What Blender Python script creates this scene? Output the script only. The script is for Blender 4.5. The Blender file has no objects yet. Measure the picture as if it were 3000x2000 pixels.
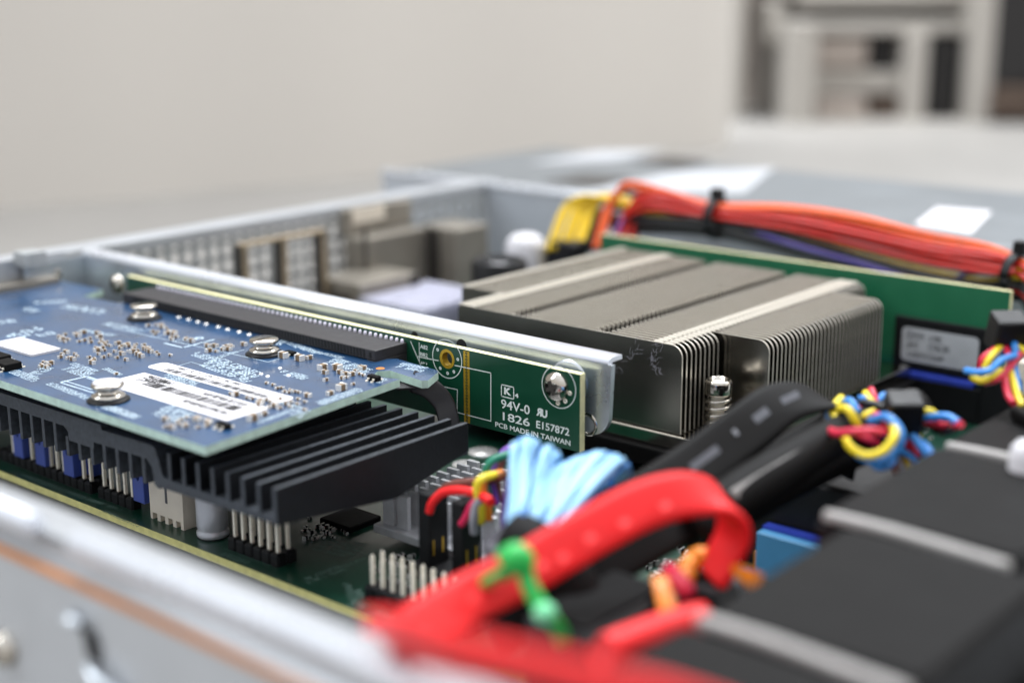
import bpy, math, random
from mathutils import Vector as V, Matrix
from mathutils.geometry import tessellate_polygon
random.seed(7)
C = bpy.context.scene
COL = C.collection

# ---------------------------------------------------------------- camera
CAMZ = 110.3                                   # millimetres above the motherboard
YAW, PIT, ROL, FPX = 2.2758, .24942, .0030, 4295.8
fwd = V((math.cos(PIT)*math.cos(YAW), math.cos(PIT)*math.sin(YAW), -math.sin(PIT)))
_r = fwd.cross(V((0, 0, 1))).normalized(); _d = fwd.cross(_r)
right = _r*math.cos(ROL) + _d*math.sin(ROL); down = -_r*math.sin(ROL) + _d*math.cos(ROL)
cam_d = bpy.data.cameras.new('camera'); cam = bpy.data.objects.new('camera', cam_d); COL.objects.link(cam)
m = Matrix((( right.x, -down.x, -fwd.x, 0), (right.y, -down.y, -fwd.y, 0), (right.z, -down.z, -fwd.z, CAMZ*.001), (0, 0, 0, 1)))
cam.matrix_world = m
cam_d.lens = FPX/3000*36; cam_d.sensor_width = 36; cam_d.sensor_fit = 'HORIZONTAL'
cam_d.clip_start = .01; cam_d.clip_end = 50
cam_d.dof.use_dof = True; cam_d.dof.focus_distance = .303; cam_d.dof.aperture_fstop = 7.4; cam_d.dof.aperture_blades = 0
C.camera = cam
# ---------------------------------------------------------------- light
W = bpy.data.worlds.new('World'); C.world = W; W.use_nodes = True
nt = W.node_tree; bg = nt.nodes['Background']
tc = nt.nodes.new('ShaderNodeTexCoord'); sx = nt.nodes.new('ShaderNodeSeparateXYZ'); cr = nt.nodes.new('ShaderNodeValToRGB')
mr = nt.nodes.new('ShaderNodeMapRange'); mr.inputs[1].default_value = -1; mr.inputs[2].default_value = 1
nt.links.new(tc.outputs['Generated'], sx.inputs[0]); nt.links.new(sx.outputs[2], mr.inputs[0]); nt.links.new(mr.outputs[0], cr.inputs[0]); nt.links.new(cr.outputs[0], bg.inputs[0])
e = cr.color_ramp.elements
e[0].position = .35; e[0].color = (.14, .13, .12, 1); e[1].position = 1; e[1].color = (.95, 1.0, 1.08, 1)
x = e.new(.5); x.color = (.46, .445, .43, 1); x = e.new(.72); x.color = (.66, .67, .69, 1)
bg.inputs[1].default_value = 1.0
def area(name, loc, target, sx_, sy_, power, col):
    l = bpy.data.lights.new(name, 'AREA'); l.shape = 'RECTANGLE'; l.size = sx_; l.size_y = sy_; l.energy = power; l.color = col
    o = bpy.data.objects.new(name, l); COL.objects.link(o); o.location = loc
    o.rotation_euler = (V(target)-V(loc)).to_track_quat('-Z', 'Y').to_euler()
area('ceiling_panel_light', (-.75, .75, 1.5), (-.3, .3, 0), 2.0, .8, 45, (.94, .97, 1))
area('window_light', (-1.2, -.5, .9), (-.25, .25, 0), .9, .8, 13, (.88, .94, 1))
area('room_light', (.6, 1.1, 1.2), (-.25, .3, 0), .7, .7, 4, (1, .96, .9))
C.view_settings.view_transform = 'Standard'; C.view_settings.look = 'None'; C.view_settings.exposure = .62; C.view_settings.gamma = 1
C.view_settings.use_curve_mapping = False
try: C.cycles.use_denoising = True
except Exception: pass
C.cycles.max_bounces = 8

# ---------------------------------------------------------------- helpers
def at(px, py, x=None, y=None, z=None, d=None):
    """world point in mm of a photo pixel on a known plane or at a known depth"""
    r = right*((px-1500)/FPX) + down*((py-1000)/FPX) + fwd
    if d is not None: t = d
    elif z is not None: t = (z-CAMZ)/r.z
    elif y is not None: t = y/r.y
    else: t = x/r.x
    return V((0, 0, CAMZ)) + r*t
def lin(c):
    return tuple(((v/255)/12.92 if v/255 <= .04045 else ((v/255+.055)/1.055)**2.4) for v in c)
def mat(name, rgb, metal=0, rough=.5, var=.12, vs=300, bump=0, bs=900, coat=0, spec=.5, rvar=.1, stretch=None, trans=0, sss=0):
    M = bpy.data.materials.new(name); M.use_nodes = True; N = M.node_tree.nodes; L = M.node_tree.links; b = N['Principled BSDF']
    c = lin(rgb)
    tc = N.new('ShaderNodeTexCoord'); mp = N.new('ShaderNodeMapping'); L.new(tc.outputs['Object'], mp.inputs[0])
    if stretch: mp.inputs['Scale'].default_value = stretch
    nz = N.new('ShaderNodeTexNoise'); nz.inputs['Scale'].default_value = vs; nz.inputs['Detail'].default_value = 5; L.new(mp.outputs[0], nz.inputs['Vector'])
    rp = N.new('ShaderNodeValToRGB'); L.new(nz.outputs[0], rp.inputs[0])
    rp.color_ramp.elements[0].position = .3; rp.color_ramp.elements[1].position = .7
    rp.color_ramp.elements[0].color = tuple(v*(1-var) for v in c)+(1,); rp.color_ramp.elements[1].color = tuple(min(1, v*(1+var)) for v in c)+(1,)
    L.new(rp.outputs[0], b.inputs['Base Color'])
    b.inputs['Metallic'].default_value = metal
    rr = N.new('ShaderNodeMapRange'); rr.inputs[3].default_value = max(.03, rough-rvar); rr.inputs[4].default_value = min(1, rough+rvar); L.new(nz.outputs[0], rr.inputs[0]); L.new(rr.outputs[0], b.inputs['Roughness'])
    b.inputs['Coat Weight'].default_value = coat; b.inputs['Coat Roughness'].default_value = .12
    b.inputs['Specular IOR Level'].default_value = spec
    if trans: b.inputs['Transmission Weight'].default_value = trans
    if bump:
        n2 = N.new('ShaderNodeTexNoise'); n2.inputs['Scale'].default_value = bs; n2.inputs['Detail'].default_value = 3; L.new(mp.outputs[0], n2.inputs['Vector'])
        bp = N.new('ShaderNodeBump'); bp.inputs['Strength'].default_value = bump; bp.inputs['Distance'].default_value = .0002; L.new(n2.outputs[0], bp.inputs['Height']); L.new(bp.outputs[0], b.inputs['Normal'])
    return M
M = dict(
 wall=mat('wall_paint', (203, 198, 191), rough=.85, var=.035, vs=2),
 table=mat('grey_tabletop', (142, 139, 135), rough=.5, var=.06, vs=12),
 zinc=mat('zinc_plated_steel', (200, 206, 212), metal=.8, rough=.3, var=.18, vs=90, bump=.2, bs=260),
 zincw=mat('satin_steel', (178, 181, 185), metal=.4, rough=.38, var=.05, vs=60),
 steelface=mat('painted_steel', (112, 116, 119), metal=.3, rough=.45, var=.05, vs=40),
 copper=mat('copper_and_reflection', (196, 124, 58), metal=.2, rough=.5),  # copper of pins and fiducial, also the painted orange reflection on the wall
 dark=mat('dark_hole', (14, 14, 15), rough=.8),
 pcbg=mat('green_solder_mask', (10, 52, 38), rough=.32, var=.25, vs=220, coat=.25),
 pcbr=mat('riser_green_mask', (8, 62, 42), rough=.35, var=.1, vs=160, coat=.2),
 pcbl=mat('light_green_mask', (24, 98, 66), rough=.4, var=.08, vs=120, coat=.15),
 pcbb=mat('blue_solder_mask', (30, 66, 102), rough=.3, var=.25, vs=110, coat=.5),
 edge=mat('fibreglass_edge', (196, 190, 122), rough=.6, var=.12, vs=700),
 edgep=mat('pale_fibreglass_edge', (222, 216, 168), rough=.6, var=.1, vs=700),
 edgec=mat('teal_fibreglass_edge', (176, 200, 188), rough=.5, var=.15, vs=500),
 silk=mat('white_silkscreen', (214, 220, 216), rough=.7, var=.08),
 silkd=mat('faded_silkscreen', (176, 194, 206), rough=.7, var=.2, vs=900),
 silkg=mat('dim_silkscreen', (96, 122, 112), rough=.7, var=.2, vs=900),
 gold=mat('gold_plating', (200, 160, 50), metal=.6, rough=.35, var=.15, vs=800),
 tin=mat('bright_tin', (244, 236, 218), metal=.1, rough=.3, var=.05),
 nick=mat('nickel_plate', (190, 184, 174), metal=1, rough=.12, var=.05, rvar=.04),
 solder=mat('solder_tin', (224, 222, 218), metal=.4, rough=.25),
 blk=mat('black_plastic', (17, 17, 19), rough=.45, var=.15, vs=400, bump=.1, bs=1500, spec=.25),
 blkm=mat('matte_black_plastic', (13, 12, 12), rough=.65, var=.2, vs=200, bump=.15, bs=800, spec=.1),
 slot=mat('grey_black_plastic', (42, 40, 42), rough=.5, var=.1, vs=500, spec=.4),
 ano=mat('black_anodised', (22, 24, 28), metal=.2, rough=.5, var=.25, vs=700, bump=.25, bs=1800, spec=.35),
 anoe=mat('cut_anodised_edge', (64, 68, 74), metal=.4, rough=.5, var=.3, vs=900, bump=.2, bs=1500),
 fin=mat('nickel_fin', (150, 146, 138), metal=1, rough=.22, var=.12, vs=60, rvar=.06),
 fint=mat('folded_fin_tab', (214, 208, 196), metal=.5, rough=.35, var=.05),
 finw=mat('white_fin_heatsink', (200, 200, 215), metal=.3, rough=.5),
 alu=mat('bead_blasted_aluminium', (202, 203, 206), metal=.35, rough=.4, var=.08, vs=500, bump=.1),
 cap=mat('ceramic_capacitor', (116, 94, 68), rough=.4, var=.2, vs=2000),
 capalu=mat('capacitor_can', (196, 197, 202), metal=.4, rough=.35, var=.04),
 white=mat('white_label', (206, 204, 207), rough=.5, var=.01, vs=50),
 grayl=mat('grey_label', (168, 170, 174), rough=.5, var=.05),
 ink=mat('label_ink', (22, 21, 24), rough=.7),
 inkl=mat('pale_label_ink', (80, 80, 84), rough=.7),
 inkr=mat('red_ink', (222, 130, 120), rough=.7),
 cream=mat('cream_nylon', (214, 204, 188), rough=.5, var=.04),
 bluej=mat('blue_jumper_plastic', (58, 78, 156), rough=.45, var=.08),
 bluec=mat('navy_plastic', (40, 60, 160), rough=.4),
 sky=mat('sky_blue_plastic', (76, 142, 186), rough=.4, var=.04),
 red=mat('red_pvc', (226, 26, 30), rough=.5, var=.08, vs=120, spec=.35),
 redm=mat('red_mark', (238, 56, 58), rough=.5),
 blkf=mat('black_pvc', (16, 15, 15), rough=.6, var=.1, vs=80, spec=.12),
 mark=mat('silver_print', (96, 98, 104), rough=.5),
 lblue=mat('pale_blue_cable', (150, 200, 234), rough=.4, var=.06, vs=60),
 grn=mat('green_cable_tie', (26, 172, 72), rough=.35, var=.06),
 yel=mat('yellow_wire', (226, 204, 40), rough=.35), wred=mat('crimson_wire', (206, 40, 68), rough=.35),
 wblu=mat('blue_wire', (48, 130, 206), rough=.35), wblk=mat('black_wire', (18, 18, 20), rough=.35),
 pred=mat('red_power_wire', (196, 34, 22), rough=.4), por=mat('orange_power_wire', (226, 92, 34), rough=.4),
 pyel=mat('yellow_power_wire', (222, 186, 30), rough=.4), ppur=mat('violet_power_wire', (78, 62, 140), rough=.4),
 pblk=mat('dark_power_wire', (26, 24, 25), rough=.4),
 brown=mat('brown_wire', (110, 62, 52), rough=.4), orange=mat('orange_wire', (232, 134, 28), rough=.4), teal=mat('green_wire', (12, 120, 92), rough=.4),
 purple=mat('purple_wire', (112, 66, 160), rough=.4), grayw=mat('grey_wire', (150, 148, 156), rough=.4), pink=mat('pink_red_wire', (224, 44, 92), rough=.4),
 strip=mat('grey_rubber', (146, 143, 140), rough=.6, var=.08),
 grille=mat('grille_steel', (172, 175, 176), metal=.4, rough=.45),
 hem=mat('highlit_rolled_steel', (226, 230, 238), metal=.45, rough=.28, var=.04, vs=40),  # paler than the other steel to paint the highlight along bends and rims
 finl=mat('folded_fin_top', (158, 152, 142), metal=.15, rough=.45, var=.14, vs=120),
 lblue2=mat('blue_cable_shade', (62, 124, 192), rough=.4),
 facel=mat('lit_steel_face', (186, 192, 200), metal=.3, rough=.4, var=.05, vs=30),
 pinw=mat('pale_tinned_pin', (226, 222, 236), metal=.1, rough=.35),
 wrap=mat('black_film_wrap', (11, 10, 10), rough=.55, var=.2, vs=120, bump=.7, bs=55, spec=.1),
 mint=mat('pale_green_bead', (120, 214, 160), rough=.3),
 finedge=mat('lit_fin_edge', (206, 200, 188), metal=.6, rough=.35, var=.1),  # paler copy of the fin metal, painting light caught by the folds
 pred2=mat('deep_red_power_wire', (134, 22, 16), rough=.4),
 shrink=mat('grey_heatshrink', (70, 68, 76), rough=.4),
 shelf=mat('pale_grey_paint', (164, 159, 152), rough=.6, var=.03, vs=8), mottle=mat('brown_grey_goods', (148, 138, 130), rough=.7, var=.2, vs=14),
 blackbox=mat('black_goods', (22, 20, 20), rough=.5), brownbox=mat('dark_brown_goods', (70, 56, 46), rough=.6, var=.2, vs=8),
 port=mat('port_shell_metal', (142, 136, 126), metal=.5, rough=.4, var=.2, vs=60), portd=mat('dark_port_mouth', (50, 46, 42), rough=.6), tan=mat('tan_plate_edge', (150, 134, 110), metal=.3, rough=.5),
)
ORG = {}
class MB:
    def __init__(s): s.v = []; s.f = []; s.m = []; s.sm = []
    def add(s, vs, fs, mi=0, smooth=False):
        n = len(s.v); s.v += [V(q) for q in vs]
        for f in fs: s.f.append([i+n for i in f]); s.m.append(mi); s.sm.append(smooth)
        return s
    def box(s, x0, y0, z0, x1, y1, z1, mi=0, T=None, top=None):
        vs = [V((x, y, z)) for z in (z0, z1) for y in (y0, y1) for x in (x0, x1)]
        if T: vs = [T @ q for q in vs]
        s.add(vs, [(0, 2, 3, 1), (0, 1, 5, 4), (1, 3, 7, 5), (3, 2, 6, 7), (2, 0, 4, 6)], mi)
        s.f.append([len(s.v)-8+i for i in (4, 5, 7, 6)]); s.m.append(mi if top is None else top); s.sm.append(False)
        return s
    def bbox(s, x0, y0, z0, x1, y1, z1, r=.3, mi=0):
        """box with chamfered vertical and top edges"""
        pl = [(x0+r, y0), (x1-r, y0), (x1, y0+r), (x1, y1-r), (x1-r, y1), (x0+r, y1), (x0, y1-r), (x0, y0+r)]
        cx, cy = (x0+x1)/2, (y0+y1)/2
        il = [(x+(r if x < cx else -r), y+(r if y < cy else -r)) for x, y in pl]
        vs = [(x, y, z0) for x, y in pl]+[(x, y, z1-r) for x, y in pl]+[(x, y, z1) for x, y in il]
        fs = [tuple(range(7, -1, -1)), tuple(range(16, 24))]
        for k in (0, 8):
            fs += [(k+i, k+(i+1) % 8, k+8+(i+1) % 8, k+8+i) for i in range(8)]
        return s.add(vs, fs, mi)
    def prism(s, poly, axis, a, b, mi=0, side=None, smooth=False):
        """poly of 2-d points extruded along axis 'x','y' or 'z' from a to b"""
        ar = sum(poly[i][0]*poly[(i+1) % len(poly)][1]-poly[(i+1) % len(poly)][0]*poly[i][1] for i in range(len(poly)))
        if ar < 0: poly = poly[::-1]
        def P(p, t): return {'x': (t, p[0], p[1]), 'y': (p[0], t, p[1]), 'z': (p[0], p[1], t)}[axis]
        n = len(poly); vs = [P(p, a) for p in poly]+[P(p, b) for p in poly]
        fl = axis == 'y'
        tri = tessellate_polygon([[V((p[0], p[1], 0)) for p in poly]])
        caps = []
        for t in tri:
            q = [poly[i] for i in t]
            a2 = (q[1][0]-q[0][0])*(q[2][1]-q[0][1])-(q[2][0]-q[0][0])*(q[1][1]-q[0][1])
            if a2 < 0: t = t[::-1]
            caps.append((tuple(t[::-1]), tuple(i+n for i in t)))
        if a > b: fl = not fl
        F = [f for c in caps for f in c]
        if fl: F = [f[::-1] for f in F]
        s.add(vs, F, mi)
        S = [(i, (i+1) % n, n+(i+1) % n, n+i) for i in range(n)]
        if fl: S = [f[::-1] for f in S]
        k = len(s.v)-2*n
        for f in S: s.f.append([i+k for i in f]); s.m.append(mi if side is None else side); s.sm.append(smooth)
        return s
    def sweep(s, pts, sec, W=None, mi=0, scale=None):
        """sweep a closed 2-d section; W = fixed width direction, else parallel transport"""
        n = len(sec); pts = [V(p) for p in pts]; N = len(pts); ref = None; rings = []
        for i, p in enumerate(pts):
            t = (pts[min(i+1, N-1)]-pts[max(i-1, 0)]).normalized()
            if W is not None:
                w = W[i] if isinstance(W, list) else W
                a = (w-t*w.dot(t)).normalized()
            else:
                if ref is None: ref = t.orthogonal()
                a = (ref-t*ref.dot(t)).normalized(); ref = a
            b = t.cross(a); k = scale[i] if scale else 1
            rings.append([p+a*q[0]*k+b*q[1]*k for q in sec])
        vs = [q for r in rings for q in r]
        fs = [(i*n+j, i*n+(j+1) % n, (i+1)*n+(j+1) % n, (i+1)*n+j) for i in range(N-1) for j in range(n)]
        s.add(vs, fs, mi, True)
        return s.addf([tuple(range(n-1, -1, -1)), tuple((N-1)*n+j for j in range(n))], len(vs), mi)
    def addf(s, fs, nv, mi):
        k = len(s.v)-nv
        for f in fs: s.f.append([i+k for i in f]); s.m.append(mi); s.sm.append(False)
        return s
    def tube(s, pts, r, seg=10, mi=0, sp=6, scale=None):
        pts = spline(pts, sp) if sp else [V(p) for p in pts]
        return s.sweep(pts, [(r*math.cos(2*math.pi*k/seg), r*math.sin(2*math.pi*k/seg)) for k in range(seg)], None, mi, scale)
    def ribbon(s, pts, w, t, W, sp=8, mi=0, ridges=0):
        pts = spline(pts, sp)
        if isinstance(W, list): W = spline(W, sp)
        sec = []
        K = 14
        for k in range(K+1):
            u = -1+2*k/K; sec.append((w/2*u, t/2*(1-abs(u)**6)**.5*(1+ridges*math.cos(u*9))))
        for k in range(K-1, 0, -1):
            u = -1+2*k/K; sec.append((w/2*u, -t/2*(1-abs(u)**6)**.5))
        return s.sweep(pts, sec, W, mi)
    def lathe(s, prof, c=(0, 0, 0), X=V((1, 0, 0)), Y=V((0, 1, 0)), Z=V((0, 0, 1)), seg=32, mi=0, smooth=True, mis=None):
        c = V(c); vs = [c+X*r*math.cos(2*math.pi*k/seg)+Y*r*math.sin(2*math.pi*k/seg)+Z*z for r, z in prof for k in range(seg)]
        base = len(s.v); s.v += vs
        for i in range(len(prof)-1):
            for k in range(seg):
                s.f.append([base+i*seg+k, base+i*seg+(k+1) % seg, base+(i+1)*seg+(k+1) % seg, base+(i+1)*seg+k]); s.m.append(mis[i] if mis else mi); s.sm.append(smooth)
        return s
    def quad(s, a, b, c, d, mi=0): return s.add([a, b, c, d], [(0, 1, 2, 3)], mi)
    def line(s, pts, w, nrm, mi=0):
        """flat printed line through 3-d points"""
        pts = [V(p) for p in pts]
        for a, b in zip(pts, pts[1:]):
            t = (b-a).normalized(); n = nrm.cross(t)*w/2; a2 = a-t*w/2; b2 = b+t*w/2
            s.quad(a2-n, b2-n, b2+n, a2+n, mi)
        return s
    def ring(s, c, X, Y, r0, r1, seg=48, mi=0, a0=0, a1=2*math.pi):
        c = V(c); vs = []
        for k in range(seg+1):
            a = a0+(a1-a0)*k/seg; u = X*math.cos(a)+Y*math.sin(a); vs += [c+u*r0, c+u*r1]
        return s.add(vs, [(2*k, 2*k+1, 2*k+3, 2*k+2) for k in range(seg)], mi)
    def text(s, body, O, X, Y, w=None, h=1, bold=0, mi=0):
        cu = bpy.data.curves.new('t', 'FONT'); cu.body = body; cu.offset = bold; cu.resolution_u = 3
        ob = bpy.data.objects.new('t', cu); COL.objects.link(ob)
        dg = bpy.context.evaluated_depsgraph_get(); me = bpy.data.meshes.new_from_object(ob.evaluated_get(dg))
        vs = [q.co.copy() for q in me.vertices]; fs = [tuple(p.vertices) for p in me.polygons]
        bpy.data.objects.remove(ob); bpy.data.curves.remove(cu); bpy.data.meshes.remove(me)
        x0 = min(q.x for q in vs); x1 = max(q.x for q in vs); y0 = min(q.y for q in vs); y1 = max(q.y for q in vs)
        ky = h/(y1-y0); kx = (w/(x1-x0)) if w else ky
        return s.add([V(O)+X*((q.x-x0)*kx)+Y*((q.y-y0)*ky) for q in vs], fs, mi)
    def build(s, name, mats, parent=None, bevel=0, label=None, smooth=None):
        if not isinstance(mats, (list, tuple)): mats = [mats]
        me = bpy.data.meshes.new(name)
        if parent is None:
            xs = [sum(q[i] for q in s.v)/len(s.v) for i in range(2)]; o0 = V((xs[0], xs[1], min(q.z for q in s.v)))
        else: o0 = ORG[parent.name]
        me.from_pydata([tuple((q-o0)*.001) for q in s.v], [], s.f); me.update()
        for i, p in enumerate(me.polygons): p.material_index = s.m[i]; p.use_smooth = s.sm[i]
        for k in mats: me.materials.append(M[k])
        o = bpy.data.objects.new(name, me); COL.objects.link(o)
        if parent is None: o.location = o0*.001
        else: o.parent = parent
        ORG[o.name] = o0
        if bevel:
            b = o.modifiers.new('bevel', 'BEVEL'); b.width = bevel*.001; b.segments = 2; b.limit_method = 'ANGLE'; b.angle_limit = .7
        if label: o['label'] = label
        return o
def spline(p, n=6):
    p = [V(q) for q in p]
    if len(p) < 3: return p
    q = [p[0]*2-p[1]]+p+[p[-1]*2-p[-2]]; out = []
    for i in range(1, len(q)-2):
        for k in range(n):
            t = k/n; a, b, c, d = q[i-1], q[i], q[i+1], q[i+2]
            out.append(.5*((2*b)+(c-a)*t+(2*a-5*b+4*c-d)*t*t+(-a+3*b-3*c+d)*t*t*t))
    out.append(p[-1]); return out
def tag(o, label, cat, group=None, kind=None):
    if label: o['label'] = label
    if cat: o['category'] = cat
    if group: o['group'] = group
    if kind: o['kind'] = kind
    return o
def thing(name, label, cat, loc=(0, 0, 0), group=None):
    o = bpy.data.objects.new(name, None); COL.objects.link(o); o.location = V(loc)*.001; o.empty_display_size = .005
    ORG[o.name] = V(loc); tag(o, label, cat, group); return o
def copy_tree(src, loc, label=None):
    """a thing with copies of its parts and sub-parts (meshes shared)"""
    r = src.copy(); COL.objects.link(r); r.location = V(loc)*.001
    if label: r['label'] = label
    for ch in list(src.children):
        c = ch.copy(); COL.objects.link(c); c.parent = r
        for g in list(ch.children):
            d = g.copy(); COL.objects.link(d); d.parent = c
    return r
X, Y, Z = V((1, 0, 0)), V((0, 1, 0)), V((0, 0, 1))
HR = V((right.x, right.y, 0)).normalized(); HF = V((fwd.x, fwd.y, 0)).normalized()      # horizontal right / forward of the room behind

# ---------------------------------------------------------------- setting
b = MB(); b.box(-3000, -900, -52, 1500, 3000, -12); tag(b.build('tabletop', 'table'), None, None, kind='structure')
def room_box(b, px0, px1, py0, py1, d, thick, mi=0):
    """box facing the viewer's side of the room: real size at its real distance"""
    a = at(px0, py1, d=d); c = at(px1, py0, d=d); o = V((a.x, a.y, 0)); w = (V((c.x, c.y, 0))-o).dot(HR)
    T = Matrix(((HR.x, HF.x, 0, o.x), (HR.y, HF.y, 0, o.y), (0, 0, 1, 0), (0, 0, 0, 1)))
    b.box(0, 0, a.z, w, thick, c.z, mi, T); return b
# near wall: runs from the far left to a corner in the picture's right third
wa = V((-700, 410, 0)); wb = at(2125, 430, z=-12); wb.z = 0; wd = (wb-wa).normalized(); wa2 = wa-wd*900; wn = V((-wd.y, wd.x, 0))
wl = (wb-wa2).length
T = Matrix(((wd.x, wn.x, 0, wa2.x), (wd.y, wn.y, 0, wa2.y), (0, 0, 1, 0), (0, 0, 0, 1)))
b = MB(); nseg = 60; prof = [(k*wl/nseg, (1.6*math.sin(k*.9)+2.2*math.sin(k*.37+1))*(1 if k > 30 else .15)) for k in range(nseg+1)]
vs_ = [T @ V((a_, q_, z_)) for z_ in (-12, 900) for a_, q_ in prof]+[T @ V((a_, 60, z_)) for z_ in (-12, 900) for a_ in (0, wl)]
b.add(vs_, [(k, k+1, nseg+2+k, nseg+1+k) for k in range(nseg)]+[(nseg, 2*nseg+3, 2*nseg+5, 2*nseg+1), (2*nseg+2, 0, nseg+1, 2*nseg+4), (2*nseg+3, 2*nseg+2, 2*nseg+4, 2*nseg+5)], 0, True)
tag(b.build('wall', 'wall'), None, None, kind='structure')
b = MB(); room_box(b, 1900, 3700, -900, 600, 2400, 60); tag(b.build('wall_behind', 'wall'), None, None, kind='structure')
# pale shelf unit with dark goods
s = thing('shelf_unit', 'pale grey shelf unit with open bays standing behind the server at upper right', 'shelf', at(2500, 370, z=-12))
D = 1180
b = MB(); room_box(b, 2130, 2890, -700, 375, D+150, 10); b.build('back_panel', 'mottle', s)
b = MB(); room_box(b, 2300, 2385, 60, 385, D, 140); room_box(b, 2835, 2895, -700, 385, D, 140); room_box(b, 2140, 2170, -700, 385, D+30, 100); b.build('upright', 'shelf', s, bevel=2)
b = MB(); room_box(b, 2385, 2835, 60, 100, D+2, 138); room_box(b, 2385, 2835, 355, 385, D+2, 138); room_box(b, 2385, 2700, 205, 275, D+20, 110); b.build('shelf_board', 'shelf', s, bevel=2)
b = MB(); room_box(b, 2645, 2705, 95, 380, D+10, 120); b.build('divider', 'shelf', s, bevel=2)
b = MB(); room_box(b, 2340, 2835, -700, 20, D+4, 120); b.build('drawer_front', 'shelf', s, bevel=3)
b = MB(); room_box(b, 2555, 2625, 100, 212, D+25, 80); tag(b.build('black_box', 'blackbox', bevel=3), 'small black box in the upper left bay of the pale shelf unit', 'box', 'black goods on the shelf unit')
b = MB(); room_box(b, 2550, 2640, 282, 370, D+25, 80); tag(b.build('black_box', 'brownbox', bevel=3), 'dark brown box in the lower bay below the small black box', 'box', 'black goods on the shelf unit')
b = MB(); room_box(b, 2712, 2805, 102, 370, D+25, 80); tag(b.build('black_box', 'blackbox', bevel=3), 'tall black box in the right bay of the pale shelf unit', 'box', 'black goods on the shelf unit')
for q0, q1 in ((108, 203), (288, 353)):
    b = MB(); room_box(b, 2390, 2540, q0, q1, D+12, 80); tag(b.build('folded_goods', 'mottle', bevel=3), 'brownish grey folded goods in the %s left bay of the shelf unit' % ('upper' if q0 < 200 else 'lower'), 'goods', 'folded goods on the shelf unit')
b = MB(); room_box(b, 2240, 2300, 0, 130, D+20, 60); tag(b.build('paper_roll', 'shelf', bevel=6), 'pale upright packet at the left of the shelf unit', 'packet')
s = thing('dark_cabinet', 'dark cabinet at the right edge of the photo beyond the shelf unit', 'cabinet', at(2990, 345, z=-12))
b = MB(); room_box(b, 2905, 3400, -700, 250, D-10, 200); b.build('door', 'blackbox', s, bevel=2)
b = MB(); room_box(b, 2905, 3400, 252, 345, D-10, 200); b.build('plinth', 'brownbox', s, bevel=2)

# ---------------------------------------------------------------- server chassis
ch = thing('server_chassis', 'open zinc plated steel server chassis tray holding all the boards', 'server chassis', (-200, 250, -10))
b = MB(); b.box(-345, 100, -10, 40, 500, -9); b.build('floor_panel', 'zincw', ch)
sw = MB(); sw.box(-345, 100, -10, 60, 101, 31.4)
sec = [(100, 31.4), (100, 31.7), (102.4, 31.9), (102.4, 35.0), (101.4, 35.6), (102.5, 35.8), (108.2, 35.8), (108.2, 35.0), (103.2, 35.0), (103.2, 31.2), (101, 31.2)]
sw.prism([(y, z) for y, z in sec], 'x', -345, 60, 0, smooth=True)
swo = sw.build('side_wall', 'zincw', ch)
for x0, x1 in ((-345, -172.5), (-162.7, 60)):
    h = MB(); h.tube([(x0, 101.4, 36.3), ((x0+x1)/2, 101.4, 36.3), (x1, 101.4, 36.3)], 1.6, 16, sp=1); h.build('rolled_hem', 'hem', swo)
h = MB(); h.box(-345, 99.5, 31.1, 60, 100.6, 31.75); h.build('orange_reflection_strip', 'copper', swo)  # thin orange strip painting a warm reflection along the wall
c0 = at(10, 1900, y=99.5)
h = MB(); h.lathe([(0, 2.1), (1.2, 2.0), (2.3, 1.3), (2.7, 0), (2.7, -.5)], (c0.x, 99.8, c0.z), X, Z, -Y, 28); so = h.build('chassis_screw', 'nick', ch)
h = MB(); h.box(c0.x-1.3, 97.6, c0.z-.25, c0.x+1.3, 97.85, c0.z+.25); h.box(c0.x-.25, 97.59, c0.z-1.3, c0.x+.25, 97.84, c0.z+1.3); h.build('cross_recess', 'dark', so)
c0 = at(262, 1880, y=99.5); c1 = at(330, 1985, y=99.5)
h = MB(); h.prism([(c0.x-1.2, c0.z+2.0), (c0.x+1.2, c0.z+1.2), (c0.x+1.8, c0.z-2.6), (c0.x-.6, c0.z-2.0)], 'y', 99.9, 99.3); h.build('vent_slot', 'dark', ch)
h = MB(); h.tube([(c0.x-4.5, 99, c0.z+2.6), (c0.x-2.5, 98.6, c0.z+2.6), (c0.x-1, 99, c0.z+2.2)], .8); h.tube([(c0.x, 99, c0.z-3.4), (c0.x+3, 98.4, c0.z-4.2), (c0.x+7, 99, c0.z-5.5)], .9); h.build('embossed_lip', 'zinc', ch)
# perforated rear panel
b = MB(); XR = -345
for k in range(60): y = 108+k*4.8; b.box(XR-1, y, -8, XR, y+1.7, 33)
for k in range(9): z = -8+k*4.8; b.box(XR-.9, 108, z, XR-.1, 396, z+1.4)
rp = b.build('rear_grille', 'grille', ch)
b = MB(); b.box(XR-9, 104, 35.4, XR+.2, 398, 36.2); b.box(XR-.6, 104, 32.8, XR+.2, 398, 35.4); b.build('rear_rim', 'zincw', ch, bevel=.3)
b = MB(); b.box(XR-1, 108, -9, XR+9, 110, 34); b.box(XR, 228.5, -8, XR+2, 230, 35); b.build('rear_bracket_post', 'zinc', ch)
cbk = thing('card_bracket', 'metal end bracket of the blue card at the rear left of the chassis', 'bracket', (-342, 185, 10))
b = MB(); b.box(-343, 140, 8, -342, 217, 37); b.build('bracket_plate', 'zincw', cbk)
b = MB(); p0 = at(-60, 850, x=-338); p1 = at(168, 783, x=-338); b.box(-341.9, p0.y, p0.z-6, -337, p1.y, p0.z+.2); b.build('folded_ledge', 'port', cbk, bevel=.3)
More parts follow.
